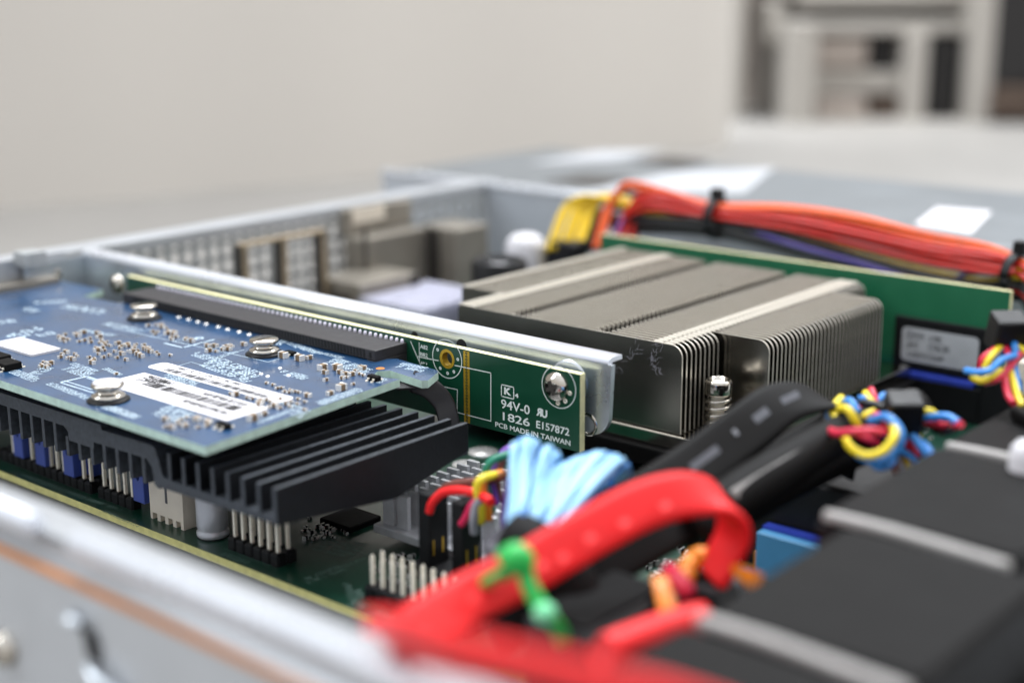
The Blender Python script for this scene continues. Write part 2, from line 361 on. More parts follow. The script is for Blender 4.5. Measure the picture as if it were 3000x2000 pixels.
b = MB(); p0 = at(78, 785, x=-336); p1 = at(135, 735, x=-336); b.box(-341.9, p0.y, p0.z, -336, p1.y, p1.z); b.build('dark_socket', 'grille', cbk)
p0 = at(208, 810, x=-334); b = MB(); b.lathe([(2.6, 0), (2.4, 1), (1.2, 1.9), (0, 2)], (-341.9, p0.y, p0.z), Y, Z, X, 24); b.build('bracket_screw', 'nick', cbk)
# motherboard
mb = thing('motherboard', 'dark green server motherboard with a yellow cut edge', 'circuit board', (-220, 260, -1.6))
b = MB(); b.box(-341, 165, -1.6, -101, 392, 0, 1, top=0); b.build('board', ['pcbg', 'edge'], mb)
b = MB()
def silk_chars(b, p0, p1, h, nrm, mi=0, seed=0, cw=.62, den=1.0):
    """unreadable tiny print: short strokes in character cells from p0 to p1"""
    rn = random.Random(seed); p0, p1 = V(p0), V(p1); t = (p1-p0); L = t.length; t.normalize(); u = nrm.cross(t)
    n = max(1, int(L/(h*cw*1.15)))
    for k in range(n):
        if rn.random() > den: continue
        o = p0+t*(k*L/n); w = h*cw*.8; lw = h*.17
        segs = [((0, 0), (0, 1)), ((1, 0), (1, 1)), ((0, 1), (1, 1)), ((0, .5), (1, .5)), ((0, 0), (1, 0))]
        for sg in rn.sample(segs, rn.choice((3, 3, 4))):
            a = o+t*(sg[0][0]*w)+u*(sg[0][1]*h); c = o+t*(sg[1][0]*w)+u*(sg[1][1]*h); b.line([a, c], lw, nrm, mi)
zs = .03
def mp(px, py, z=0): return at(px, py, z=z+zs)
b.line([mp(1015, 1768), mp(1280, 1885)], .22, Z)
b.line([mp(655, 1605), mp(788, 1657), mp(862, 1626)], .12, Z)
b.line([mp(440, 1517), mp(545, 1555), mp(560, 1548)], .12, Z)
b.line([mp(960, 1575), mp(1075, 1623), mp(1130, 1600)], .14, Z)
silk_chars(b, mp(1095, 1790), mp(1150, 1812), 1.3, Z, seed=3)
silk_chars(b, mp(648, 1623), mp(700, 1644), 1.2, Z, seed=4)
silk_chars(b, mp(700, 1642), mp(725, 1652), 1.2, Z, seed=5)
silk_chars(b, mp(832, 1630), mp(862, 1622), 1.0, Z, seed=6)
for k in range(5): silk_chars(b, mp(915+k*12, 1590-k*9+18), mp(1030+k*10, 1632-k*9+2), .95, Z, seed=10+k, den=.92)
for k in range(2): silk_chars(b, mp(892+14*k, 1700+8*k), mp(1005+14*k, 1658+8*k), 1.0, Z, seed=20+k, den=.9)
silk_chars(b, mp(1012, 1660), mp(1080, 1632), .9, Z, seed=23)
for k in range(6): silk_chars(b, mp(1003+4*k, 1712+10*k), mp(1062, 1738+9*k), 1.0, Z, seed=30+k, den=.8)
for k in range(5): silk_chars(b, mp(60+20*k, 1405+8*k-14), mp(250+25*k, 1478+8*k-14), 1.0, Z, seed=40+k, den=.7)
for k in range(12): silk_chars(b, mp(300+9*k, 1497+4*k), mp(309+9*k, 1501+4*k), .8, Z, seed=60+k)
o = b.build('silkscreen', 'silkg', mb)
b = MB(); rn = random.Random(11)
def smd(b, p, L, Wd, H, ang=0, z0=0, mi=(0, 1)):
    T = Matrix.Translation(V((p.x, p.y, z0))) @ Matrix.Rotation(ang, 4, 'Z')
    e_ = L*.22
    b.box(-L/2+e_, -Wd/2, 0, L/2-e_, Wd/2, H, mi[0], T)
    b.box(-L/2, -Wd/2-.02, 0, -L/2+e_, Wd/2+.02, H+.02, mi[1], T); b.box(L/2-e_, -Wd/2-.02, 0, L/2, Wd/2+.02, H+.02, mi[1], T)
# tiny parts scattered on the board around the chips
for cx, cy, n, sx_, sy_ in ((960, 1560, 26, 70, 22), (1010, 1530, 14, 30, 18), (1150, 1680, 40, 60, 60), (820, 1500, 20, 90, 25), (2130, 1600, 60, 50, 60), (1960, 1690, 60, 60, 40), (2050, 1640, 50, 60, 30), (2640, 1290, 50, 90, 60), (2590, 1380, 30, 70, 40), (2000, 1340, 20, 60, 40)):
    for k in range(n):
        p = at(cx+rn.uniform(-sx_, sx_), cy+rn.uniform(-sy_, sy_), z=0)
        smd(b, p, rn.choice((1.0, 1.0, 1.6)), rn.choice((.5, .5, .8)), rn.choice((.35, .5, .8)), rn.choice((0, math.pi/2)))
for k in range(8):
    p = at(940+k*6.5, 1568-k*2.6, z=0); b.box(p.x-.15, p.y-.7, 0, p.x+.15, p.y+.7, .25, 1)
b.build('surface_components', ['blkm', 'solder'], mb, label='tiny resistors and capacitors soldered across the board')['kind'] = 'stuff'
b = MB(); p = at(975, 1545, z=0); b.bbox(p.x-4, p.y, 0, p.x+5, p.y+9, 1.2, .2); b.build('chip', 'blkm', mb)
b = MB(); b.lathe([(0, .3), (3.2, .3), (3.2, 0)], at(1365, 1362, z=0), seg=24); b.lathe([(0, .3), (3.6, .3), (3.6, 0)], at(1415, 1325, z=0), seg=24); b.build('mounting_pad', 'solder', mb)

# ---------------------------------------------------------------- pin headers, jumpers and friends
def header(name, label, x0, n, rows, zt, group='black pin headers on the motherboard edge', skip=()):
    h = thing(name, label, 'pin header', (x0, rows[0], 0), group)
    b = MB()
    for k in range(n):
        for y in rows: b.bbox(x0+k*2.54-1.25, y-1.25, 0, x0+k*2.54+1.25, y+1.25, 2.5, .35)
    b.build('base', 'blk', h)
    for k in range(n):
        for y in rows:
            if (k, y) in skip: continue
            p = MB(); xx = x0+k*2.54+rn.uniform(-.05, .05)
            p.add([(xx-.32, y-.32, 2.5), (xx+.32, y-.32, 2.5), (xx+.32, y+.32, 2.5), (xx-.32, y+.32, 2.5), (xx-.32, y-.32, zt-.5), (xx+.32, y-.32, zt-.5), (xx+.32, y+.32, zt-.5), (xx-.32, y+.32, zt-.5),
                   (xx-.14, y-.14, zt), (xx+.14, y-.14, zt), (xx+.14, y+.14, zt), (xx-.14, y+.14, zt)],
                  [(0, 1, 5, 4), (1, 2, 6, 5), (2, 3, 7, 6), (3, 0, 4, 7), (4, 5, 9, 8), (5, 6, 10, 9), (6, 7, 11, 10), (7, 4, 8, 11), (8, 9, 10, 11)])
            p.build('pin', 'tin', h)
    return h
header('pin_header', 'double row of ten tall bare pins in front of the two black wire housings', -178.65, 10, (171.0, 173.54), 8.2)
header('pin_header', 'double row of six bare pins under the corner of the black finned heatsink', -215.9, 6, (169.9, 172.4), 9.5)
header('pin_header', 'row of bare pins between the two blue jumpers nearest the white socket', -260.2, 5, (170.4,), 8.6)
header('pin_header', 'header carrying the left group of blue jumpers at the left edge', -300.7, 15, (170.4, 172.94), 8.4, skip=set((k, 172.94) for k in range(15)) | {(0, 170.4), (1, 170.4)})
def jumper(px0, px1, pyb, label, y=168.9, h=6.0):
    a = at(px0, pyb, y=y); c = at(px1, pyb, y=y); w = 3.9; x0 = (a.x+c.x)/2-w/2
    t = thing('jumper_cap', label, 'jumper cap', (x0+w/2, y, 2.55), 'blue jumper caps')
    zt = 2.55+h; m_ = x0+w/2
    b = MB(); b.prism([(x0, 2.55), (x0+w, 2.55), (x0+w, zt), (m_+.6, zt), (m_+.5, zt-.9), (m_, zt-1.2), (m_-.5, zt-.9), (m_-.6, zt), (x0, zt)], 'y', y, y+2.5); b.build('cap_body', 'bluej', t, bevel=.18)
    return t
jumper(34, 75, 1335, 'blue jumper cap at the left edge of the photo, leftmost of its row')
jumper(98, 140, 1358, 'blue jumper cap second from the left, between two bare pins')
jumper(182, 222, 1396, 'blue jumper cap third from the left, beside a pin that pokes above it')
jumper(240, 275, 1380, 'blue jumper cap in deep shadow behind the third one', y=172)
jumper(386, 428, 1470, 'blue jumper cap right beside the white four pin socket')
# white four pin connector
t = thing('white_connector', 'white nylon four pin fan socket on the motherboard edge', 'connector', (-236.5, 170, 0))
b = MB(); x0, x1, y0 = -242.3, -231.2, 169.0
pf = [(x0-.9, 12), (x0-.9, 10), (x0, 9.3), (x0, 0)]
for k in range(4):
    q = x0+.8+k*2.6; pf += [(q, 0), (q, 1.5), (q+1.5, 1.5), (q+1.5, 0)]
pf += [(x1, 0), (x1, 12)]
b.prism(pf, 'y', y0, y0+1); b.box(x0, y0+1, 0, x0+.8, y0+5, 12); b.box(x1-1, y0+1, 0, x1, y0+3.4, 12); b.box(x0+.8, y0+1, 0, x1-1, y0+5, 2.5); b.build('socket_body', 'cream', t, bevel=.15)
b = MB(); b.box(-236.9, 168.93, 4.6, -236.2, 169.02, 10.5); b.build('key_slot', 'inkl', t)
for k in range(4): b = MB(); q = x0+1.55+k*2.6; b.box(q-.32, y0+2.2, 2.5, q+.32, y0+2.84, 11); b.build('pin', 'tin', t)
def ecap(px, py, y, r, h, label, mt='capalu', top=None, z0=0):
    c = at(px, py, y=y); t = thing('electrolytic_capacitor', label, 'capacitor', (c.x, y, z0), 'electrolytic capacitors on the motherboard')
    b = MB(); b.lathe([(r*1.0, .3), (r*1.04, .6), (r*1.04, 1.1), (r*.92, 1.5), (r*.92, 1.7), (r, 2.2), (r, h-.4), (r*.92, h)], (c.x, y, z0), seg=36); b.build('can', mt, t)
    b = MB(); b.lathe([(r*.92, h), (r*.85, h-.15), (0, h-.15)], (c.x, y, z0), seg=36, smooth=False)
    b.build('can_top', top or mt, t)
    b = MB(); b.lathe([(r*1.02, 0), (r*1.02, .3), (0, .3)], (c.x, y, z0), seg=24); b.build('base_seal', 'blk', t)
    return t
ecap(626, 1592, 171.2, 3.15, 9.2, 'silver can capacitor between the white socket and the bare pins', top='bluec')
ecap(2178, 1672, 206, 2.5, 9, 'silver capacitor with a blue top beside the sky blue block', top='bluec')

# ---------------------------------------------------------------- silver pin fin heatsink
t = thing('silver_heatsink', 'small silver cross cut heatsink behind the black wire housings', 'heatsink', (-184, 203, 0))
hx0 = -197.6; hy0 = 189.6
b = MB(); b.box(hx0, hy0, 2, hx0+28, hy0+29, 3.8); b.build('base_plate', 'alu', t, bevel=.25)
n = 0
for i in range(7):
    for j in range(9):
        xx = hx0+1.2+i*3.95; yy = hy0+1.6+j*3.1
        if j == 0 and i > 1: continue
        f = MB(); w = 2.9; hh = 10.4 if j else 10.6
        if i == 0 and j == 0: f.prism([(xx, 3.8), (xx+w, 3.8), (xx+w, hh), (xx+1.2, hh), (xx, hh-1.1)], 'y', yy, yy+1.0)
        else: f.box(xx, yy, 3.8, xx+w, yy+1.0, hh)
        f.build('fin', 'alu', t, bevel=.1); n += 1

# ---------------------------------------------------------------- riser bracket (bent steel)
br = thing('riser_bracket', 'bent zinc plated steel bracket behind the green riser card', 'bracket', (-250, 222, 20))
yb = 221.4
def arcp(cx, cz, r, a0, a1, n=8): return [(cx+r*math.cos(math.radians(a0+(a1-a0)*k/n)), cz+r*math.sin(math.radians(a0+(a1-a0)*k/n))) for k in range(n+1)]
xe = -163.0
b = MB(); pf = [(-341, 20.6), (xe-5, 20.6)]+arcp(xe-5, 25.1, 4.5, -90, 0)+[(xe, 35.5), (-341, 35.5)]
b.prism(pf, 'y', yb, yb+1.1); b.build('upright_plate', 'zinc', br)
b = MB(); o_ = [(yb, 35.5)]+[(yb+1.25-1.25*math.cos(a), 35.5+1.25*math.sin(a)) for a in [math.pi/2*k/10 for k in range(1, 11)]]+[(yb+4.6, 36.7), (yb+4.6, 35.8), (yb+1.6, 35.8), (yb+1.1, 35.5)]
b.prism(o_, 'x', -341, xe-.9, smooth=True); b.build('top_flange', 'hem', br)
b = MB(); b.box(-341, yb-18, 8, -340, yb, 35.4); b.build('end_tab', 'zinc', br)
for px, py, r in ((1215, 985, 1.1), (1352, 1013, 1.5)):
    c = at(px, py, y=yb-.03); b = MB(); b.lathe([(0, 0), (r, 0)], c, X, Z, -Y, 20); b.build('hole', 'dark', br)
c = at(1668, 1118, y=yb); b = MB(); b.lathe([(4.6, 0), (4.3, .2), (3.9, .3), (0, .32)], c, X, Z, -Y, 40); b.build('pressed_boss', 'zinc', br)
c = at(1722, 1243, y=yb)
b = MB(); b.lathe([(1.75, -.9), (1.75, .15), (2.1, .25), (2.4, .0)], c, X, Z, -Y, 30, mi=0); 
for k in range(4): b.lathe([(1.75, -.7+.2*k), (1.5, -.62+.2*k), (1.75, -.54+.2*k)], c, X, Z, -Y, 30)
b.build('threaded_hole', 'nick', br)
b = MB(); b.lathe([(0, 0.02), (1.72, 0.02)], c, X, Z, -Y, 24); b.build('hole_mouth', 'grille', br)

# ---------------------------------------------------------------- riser card
rc = thing('riser_card', 'green riser card with white lettering held upright by the steel bracket', 'circuit board', (-240, 218, 17.7))
yf = 217.9
hc = at(1310, 1051, y=yf)
b = MB()
# board face with a real hole: ring of quads between hole and its square, then the rest
x0, x1, z0, z1 = -316, -168, 17.7, 33.6; hr = 1.45; S = 2.6
def rect(xa, za, xb, zb):
    b.add([(xa, yf, za), (xb, yf, za), (xb, yf, zb), (xa, yf, zb)], [(0, 1, 2, 3)], 0)
    b.add([(xa, yf+1.6, za), (xb, yf+1.6, za), (xb, yf+1.6, zb), (xa, yf+1.6, zb)], [(3, 2, 1, 0)], 0)
rect(x0, z0, hc.x-S, z1); rect(hc.x+S, z0, x1, z1); rect(hc.x-S, z0, hc.x+S, hc.z-S); rect(hc.x-S, hc.z+S, hc.x+S, z1)
K = 32; 
for yy, fl in ((yf, 0), (yf+1.6, 1)):
    vs = []
    for k in range(K):
        a = 2*math.pi*k/K+math.pi/4; c_, s_ = math.cos(a), math.sin(a); q = S/max(abs(c_), abs(s_))
        vs += [(hc.x+hr*c_, yy, hc.z+hr*s_), (hc.x+q*c_, yy, hc.z+q*s_)]
    fs = [(2*k, 2*k+1, (2*k+3) % (2*K), (2*k+2) % (2*K)) for k in range(K)]
    b.add(vs, fs, 0)
b.add([(hc.x+hr*math.cos(2*math.pi*k/K), yy, hc.z+hr*math.sin(2*math.pi*k/K)) for yy in (yf, yf+1.6) for k in range(K)], [(k, (k+1) % K, K+(k+1) % K, K+k) for k in range(K)], 2, True)
b.add([(x0, yf, z1), (x1, yf, z1), (x1, yf+1.6, z1), (x0, yf+1.6, z1), (x0, yf, z0), (x1, yf, z0), (x1, yf+1.6, z0), (x0, yf+1.6, z0)], [(0, 1, 2, 3), (1, 5, 6, 2), (4, 0, 3, 7), (4, 7, 6, 5)], 1)
b.build('board', ['pcbr', 'edgep', 'gold'], rc)
ys = yf-.03
def rp_(px, py): return at(px, py, y=ys)
NY = -Y
b = MB(); b.ring(V((hc.x, ys, hc.z)), X, Z, hr, 2.1); b.build('gold_ring', 'gold', rc)
b = MB(); p0 = rp_(1366, 1032); p1 = rp_(1367, 1243)
nn = 22
b.quad(V((p0.x-.85, ys+.01, 17.8)), V((p0.x+.85, ys+.01, 17.8)), V((p0.x+.85, ys+.01, 33.3)), V((p0.x-.85, ys+.01, 33.3)))
b.build('gold_via_strip', 'gold', rc)
b = MB()
for k in range(nn): b.ring(V((p0.x, ys-.02, 18.2+k*.7)), X, Z, .12, .3, 14)
b.build('via', 'pcbr', rc)
b = MB(); lw = .2
b.line([rp_(1222, 1044), rp_(1284, 1056)], lw, NY); b.line([rp_(1333, 1070), rp_(1438, 1092), rp_(1438, 1233), rp_(1368, 1215)], lw, NY); b.line([rp_(1360, 1213), rp_(1339, 1207), rp_(1340, 1141), rp_(1190, 1109)], lw, NY)
b.line([rp_(1203, 1000), rp_(1232, 1068)], lw, NY); b.line([rp_(1228, 1004), rp_(1229, 1064)], .16, NY)
b.ring(V((hc.x, ys, hc.z)), X, Z, 4.05, 4.25, 64)
sc_ = at(1637, 1134, y=ys); b.ring(sc_, X, Z, 4.15, 4.33, 64)
for a in (150, 8, -52, -88, -130):
    q = V((hc.x, ys-.01, hc.z))+X*3.1*math.cos(math.radians(a))+Z*3.1*math.sin(math.radians(a)); b.ring(q, X, Z, .13, .36, 14)
def rtext(body, bl, brr, tl, bold=.012):
    a, c, u = rp_(*bl), rp_(*brr), rp_(*tl); dz = (c.z-a.z)
    b.text(body, V((a.x, ys, (a.z+c.z)/2)), X, Z, w=c.x-a.x, h=(u-a).length, bold=bold)
rtext('94V-0', (1468, 1196), (1552, 1214), (1468, 1169)); rtext('1826', (1473, 1231), (1552, 1249), (1473, 1207)); rtext('E157872', (1571, 1253), (1668, 1277), (1571, 1231)); rtext('PCB MADE IN TAIWAN', (1451, 1250), (1671, 1305), (1451, 1235), bold=.02)
rtext('4', (1507, 1163), (1519, 1166), (1507, 1150)); 
a, c, u = rp_(1469, 1160), rp_(1505, 1167), rp_(1469, 1126)
b.line([V((a.x, ys, a.z)), V((c.x, ys, a.z)), V((c.x, ys, u.z)), V((a.x, ys, u.z)), V((a.x, ys, a.z))], .22, NY)
w_ = c.x-a.x; b.text('K', V((a.x+w_*.22, ys, a.z+.55)), X, Z, w=w_*.58, h=(u.z-a.z)*.62, bold=.05)
a, c, u = rp_(1570, 1216), rp_(1603, 1223), rp_(1570, 1190); w_ = c.x-a.x; h_ = u.z-a.z
b.text('R', V((a.x+w_*.52, ys, a.z)), -X, Z, w=w_*.5, h=h_*.9, bold=.04); b.text('U', V((a.x+w_*.5, ys, a.z-.1)), X, Z, w=w_*.5, h=h_*.9, bold=.04)
rtext('A82', (1231, 1020), (1253, 1025), (1231, 1008)); rtext('B82', (1231, 1042), (1253, 1047), (1231, 1031)); rtext('JP1', (1231, 1066), (1251, 1071), (1231, 1058))
b.build('white_lettering', 'silk', rc)
def pan_screw(parent, c, r, dirn=-Y, U=X, Wv=Z, name='screw'):
    b = MB(); b.lathe([(r, 0), (r, .35), (r*.9, .9), (r*.62, 1.4), (r*.3, 1.6), (0, 1.64)], c, U, Wv, dirn, 36); so = b.build(name, 'nick', parent)
    b = MB(); R45 = math.radians(25)
    for k in (0, 1):
        A = U*math.cos(R45+k*math.pi/2)+Wv*math.sin(R45+k*math.pi/2); B = dirn.cross(A)
        o_ = V(c)+dirn*1.62; l, w = r*.5, r*.13
        b.add([o_-A*l-B*w-dirn*.9, o_+A*l-B*w-dirn*.9, o_+A*l+B*w-dirn*.9, o_-A*l+B*w-dirn*.9, o_-A*l-B*w+dirn*(.05+.01*k), o_+A*l-B*w+dirn*(.05+.01*k), o_+A*l+B*w+dirn*(.05+.01*k), o_-A*l+B*w+dirn*(.05+.01*k)], [(0, 1, 5, 4), (1, 2, 6, 5), (2, 3, 7, 6), (3, 0, 4, 7), (4, 5, 6, 7)])
    b.build('cross_recess', 'portd', so)
pan_screw(rc, at(1630, 1132, y=yf), 3.0)
pan_screw(rc, at(345, 832, y=yf), 2.6)
for a in (-12, -50, -85):
    q = at(1632, 1133, y=yf); q = q+X*3.3*math.cos(math.radians(a))+Z*3.3*math.sin(math.radians(a)); b = MB(); b.lathe([(.5, 0), (.45, .15), (.2, .15), (.2, -.1)], q, X, Z, -Y, 14); b.build('solder_via', 'tin', rc)
# slot connector
sl = MB(); sx0, sx1 = -304.3, -215.0
sl.box(sx0, 208.3, 30.15, sx1, 217.9, 32.45); sl.box(sx0, 208.3, 25.3, sx1, 217.9, 28.1); sl.box(sx1-2.6, 208.3, 28.1, sx1, 217.9, 30.15); sl.box(sx0, 208.3, 28.1, sx0+2.6, 217.9, 30.15)
slo = sl.build('slot_connector', 'slot', rc, bevel=.2)
b = MB()
for k in range(82): xx = sx1-3.4-k*1.0; b.box(xx-.3, 208.22, 30.5, xx+.3, 208.32, 32.3)
b.build('contact_slots', 'dark', slo)
b = MB(); b.box(sx1-1.9, 208.2, 30.6, sx1-1.2, 208.33, 31.9); b.build('key_hole', 'dark', slo)
b = MB()
for k in range(54): xx = sx1-.9-k*1.62; b.lathe([(.36, 0), (.36, .5), (.22, .68), (0, .72)], (xx, 217.3, 32.45), seg=8)
b.build('solder_pin_row', 'pinw', slo)

# ---------------------------------------------------------------- blue expansion card
ec = thing('expansion_card', 'blue expansion card lying flat with stickers and three metal push screws', 'circuit board', (-250, 180, 28.4))
zt = 30.0
out = [(-341, 150.2), (-197.4, 149.8), (-201.8, 202.2), (-205.2, 200.9), (-208.5, 201.6), (-209.6, 203.6), (-207.8, 205.6), (-197.6, 204.2), (-196.8, 205.2), (-199.6, 211.2), (-201.0, 212.0), (-213.4, 213.2), (-215.2, 211.8), (-215.3, 216.6), (-304, 216.6), (-304.2, 207), (-318, 206), (-321, 214), (-341, 213)]
b = MB(); b.prism(out, 'z', 28.4, zt, 0, side=1); b.build('board', ['pcbb', 'edgec'], ec)
def cp(px, py, dz=0): return at(px, py, z=zt+dz)
# printed marks
b = MB(); ZS = .03
def sk(p0, p1, h, seed, den=.95, rows=1, st=(0, 0)):
    for k in range(rows): silk_chars(b, cp(p0[0]+st[0]*k, p0[1]+st[1]*k, ZS), cp(p1[0]+st[0]*k, p1[1]+st[1]*k, ZS), h, Z, 0, seed*7+k, den=den)
sk((135, 1125), (395, 1225), 1.5, 1); sk((280, 1188), (395, 1226), 1.6, 2)
sk((180, 1082), (250, 1106), 1.3, 3, rows=3, st=(12, -8)); sk((90, 1100), (150, 1070), 1.2, 4, rows=2, st=(10, 6)); sk((475, 1105), (560, 1135), 1.3, 5, rows=4, st=(8, -6), den=.9)
sk((585, 1070), (720, 1120), 1.6, 6, rows=4, st=(12, -7), den=.85); sk((445, 1212), (520, 1240), 1.2, 7, rows=4, st=(12, -8)); sk((820, 1095), (890, 1112), 1.5, 8, rows=2, st=(0, -6))
sk((940, 1180), (1060, 1138), 1.2, 9, rows=2, st=(6, 5)); sk((760, 1240), (845, 1208), 1.1, 10); sk((830, 1205), (880, 1225), 1.0, 11, rows=3, st=(10, -9)); sk((955, 1062), (1060, 1098), 1.2, 12, rows=3, st=(10, -6), den=.85)
sk((1110, 1122), (1142, 1110), 1.2, 13); sk((1160, 1075), (1235, 1090), 1.5, 14, rows=2, st=(10, -8)); sk((560, 1040), (620, 1060), 1.4, 15, rows=2, st=(10, -6)); sk((640, 1050), (700, 1030), 1.2, 16); sk((840, 1005), (870, 1020), 1.6, 17, rows=3, st=(24, 8)); sk((910, 1030), (1000, 1050), 1.2, 18)
sk((740, 1150), (830, 1180), 1.1, 19, rows=2, st=(4, 5)); sk((25, 1090), (95, 1118), 1.1, 20, rows=2, st=(8, -6)); sk((300, 1080), (345, 1100), 1.2, 21); sk((820, 1010), (870, 985), 1.6, 22)
for k, (q0, q1, h) in enumerate((((180, 900), (300, 920), 3.0), ((0, 948), (60, 940), 2.6), ((20, 985), (80, 990), 3.0), ((85, 975), (140, 960), 3.0), ((120, 985), (175, 975), 2.6), ((230, 968), (330, 985), 1.5), ((300, 950), (400, 972), 2.2), ((60, 905), (100, 915), 2.2), ((100, 890), (200, 885), 2.4))): silk_chars(b, cp(*q0, ZS), cp(*q1, ZS), h, Z, 0, 300+k)
b.line([cp(180, 1119, ZS), cp(255, 1102, ZS), cp(330, 1127, ZS)], .5, Z); b.line([cp(180, 1121, ZS), cp(290, 1155, ZS)], .35, Z); b.line([cp(190, 1115, ZS), cp(300, 1150, ZS)], .3, Z); b.line([cp(255, 1107, ZS), cp(340, 1133, ZS)], .3, Z)
b.line([cp(483, 1005, ZS), cp(535, 1018, ZS), cp(625, 995, ZS)], .5, Z)
for k in range(3): c_ = cp(548+k*18, 996-k*3, ZS); b.ring(c_, X, Y, .5, 1.0, 20)
b.line([cp(520, 1072, ZS), cp(560, 1060, ZS), cp(600, 1072, ZS)], .15, Z); b.line([cp(648, 1112, ZS), cp(745, 1105, ZS), cp(690, 1090, ZS)], .15, Z)
for k in range(8):                                                  # faint outlines of parts
    q = (330+k*55, 960+k*12); b.line([cp(q[0], q[1], ZS), cp(q[0]+70, q[1]+16, ZS), cp(q[0]+110, q[1]+4, ZS)], .2, Z)
b.build('silkscreen', 'silkd', ec)
b = MB()
for px, py in ((524, 929), (553, 936), (580, 943), (604, 949), (640, 957), (667, 965), (701, 972), (730, 980), (758, 987), (785, 992)):
    b.lathe([(0, .28), (.45, .22), (.62, 0)], cp(px, py), seg=16)
for q in ((765, 1095), (784, 1102), (820, 1078), (845, 1100), (870, 1045), (1000, 1122)): b.lathe([(0, .25), (.35, .2), (.5, 0)], cp(*q), seg=12)
b.build('solder_pad', 'solder', ec)
b = MB(); b.lathe([(0, .03), (.95, .03)], cp(1114, 1079), seg=24); b.build('copper_fiducial', 'copper', ec)
# ceramic capacitors
protos = {}
def comp(px, py, L, Wd, H, ang):
    key = (L, Wd, H, ang)
    p = cp(px, py)
    if key not in protos:
        b = MB(); smd(b, V((ORG[ec.name].x, ORG[ec.name].y, 0)), L, Wd, H, ang, zt); o = b.build('capacitor', ['cap', 'solder'], ec, bevel=.06); protos[key] = o
    else:
        o = protos[key].copy(); COL.objects.link(o); o.parent = ec
    o.location = ((p.x-ORG[ec.name].x)*.001, (p.y-ORG[ec.name].y)*.001, 0)
cm = MB()
def clus(n, x0, x1, y0, y1, sl, seed, dims=((1.6, .8, .8), (1.0, .55, .5), (1.2, .6, .6))):
    rn = random.Random(seed); P = []; tr = 0
    while len(P) < n and tr < 1500:
        tr += 1
        px = rn.uniform(x0, x1); py = rn.uniform(y0, y1)+sl*(px-x0)
        q = cp(px, py)
        if all((q-w).length > 1.25 for w in P): P.append(q); smd(cm, q, *rn.choice(dims), rn.choice((0, math.pi/2)), zt)
clus(16, 165, 300, 972, 1002, .06, 1); clus(12, 168, 275, 1026, 1052, .15, 2); clus(20, 280, 385, 1000, 1048, .1, 3); clus(16, 375, 472, 1005, 1045, .12, 4); clus(9, 598, 685, 1018, 1036, -.08, 5); clus(12, 430, 520, 950, 990, .1, 6)
clus(6, 120, 150, 1062, 1078, .1, 7); clus(10, 470, 620, 1232, 1258, .0, 8); clus(8, 930, 1075, 1090, 1120, -.1, 9); clus(8, 760, 900, 1160, 1200, .1, 10); clus(6, 500, 600, 975, 1000, .1, 11)
cmo = cm.build('small_capacitors', ['cap', 'solder'], ec, label='dense clusters of tiny capacitors'); cmo['kind'] = 'stuff'
big = (2.0, 1.3, 1.3); mid = (1.6, .85, .85); sm_ = (1.0, .5, .5); h90 = math.pi/2
for px, py, dm, a in ((830, 1048, big, 0), (878, 1056, big, 0), (906, 1052, mid, h90), (715, 1013, mid, 0), (945, 1084, big, h90), (989, 1084, big, 0), (1030, 1101, mid, h90), (1016, 1108, sm_, 0), (1000, 1143, big, h90), (967, 1157, mid, h90), (1034, 1128, sm_, h90), (902, 1163, mid, 0), (782, 1125, sm_, 0), (801, 1130, sm_, 0),
    (812, 1140, sm_, h90), (827, 1139, sm_, 0), (833, 1150, sm_, h90), (845, 1152, sm_, h90), (852, 1146, sm_, 0), (863, 1150, sm_, h90), (876, 1152, sm_, 0), (740, 1232, big, h90), (773, 1218, mid, h90), (806, 1193, mid, 0), (790, 1196, sm_, h90), (725, 1168, sm_, 0), (738, 1171, sm_, h90), (757, 1180, sm_, 0), (762, 1188, mid, 0), (690, 1160, mid, h90), (677, 1156, sm_, 0),
    (853, 1180, sm_, 0), (875, 1172, sm_, 0), (894, 1180, sm_, 0), (872, 1186, sm_, 0), (850, 1194, sm_, 0), (548, 1226, sm_, 0), (582, 1232, mid, 0), (611, 1240, mid, 0), (520, 1240, sm_, h90), (545, 1245, sm_, 0), (495, 1253, sm_, 0), (1055, 1098, sm_, 0), (1065, 1102, sm_, 0), (340, 1098, sm_, h90), (500, 1043, sm_, 0), (575, 1234, sm_, h90)):
    comp(px, py, *dm, a)
def chip(px, py, L, Wd, H, legs, name='chip'):
    p = cp(px, py); b = MB(); b.bbox(p.x-L/2, p.y-Wd/2, zt+.1, p.x+L/2, p.y+Wd/2, zt+H, .15); o = b.build(name, 'blkm', ec)
    l = MB()
    for k in range(legs):
        xx = p.x-L/2+(k+.5)*L/legs
        for s_ in (-1, 1): y0 = p.y+s_*Wd/2; l.box(xx-.2, min(y0, y0+s_*.35), zt+H*.3, xx+.2, max(y0, y0+s_*.35), zt+H*.55); l.box(xx-.2, min(y0+s_*.3, y0+s_*.95), zt, xx+.2, max(y0+s_*.3, y0+s_*.95), zt+.2)
    l.build('leg', 'tin', o)
chip(22, 1078, 5, 3.9, 1.5, 4); chip(-8, 1058, 5, 3.9, 1.5, 4); chip(1096, 1114, 2.9, 1.4, 1.1, 2); chip(851, 1039, 2.6, 1.5, .8, 2); chip(655, 1253, 3.2, 1.5, 1.0, 2)
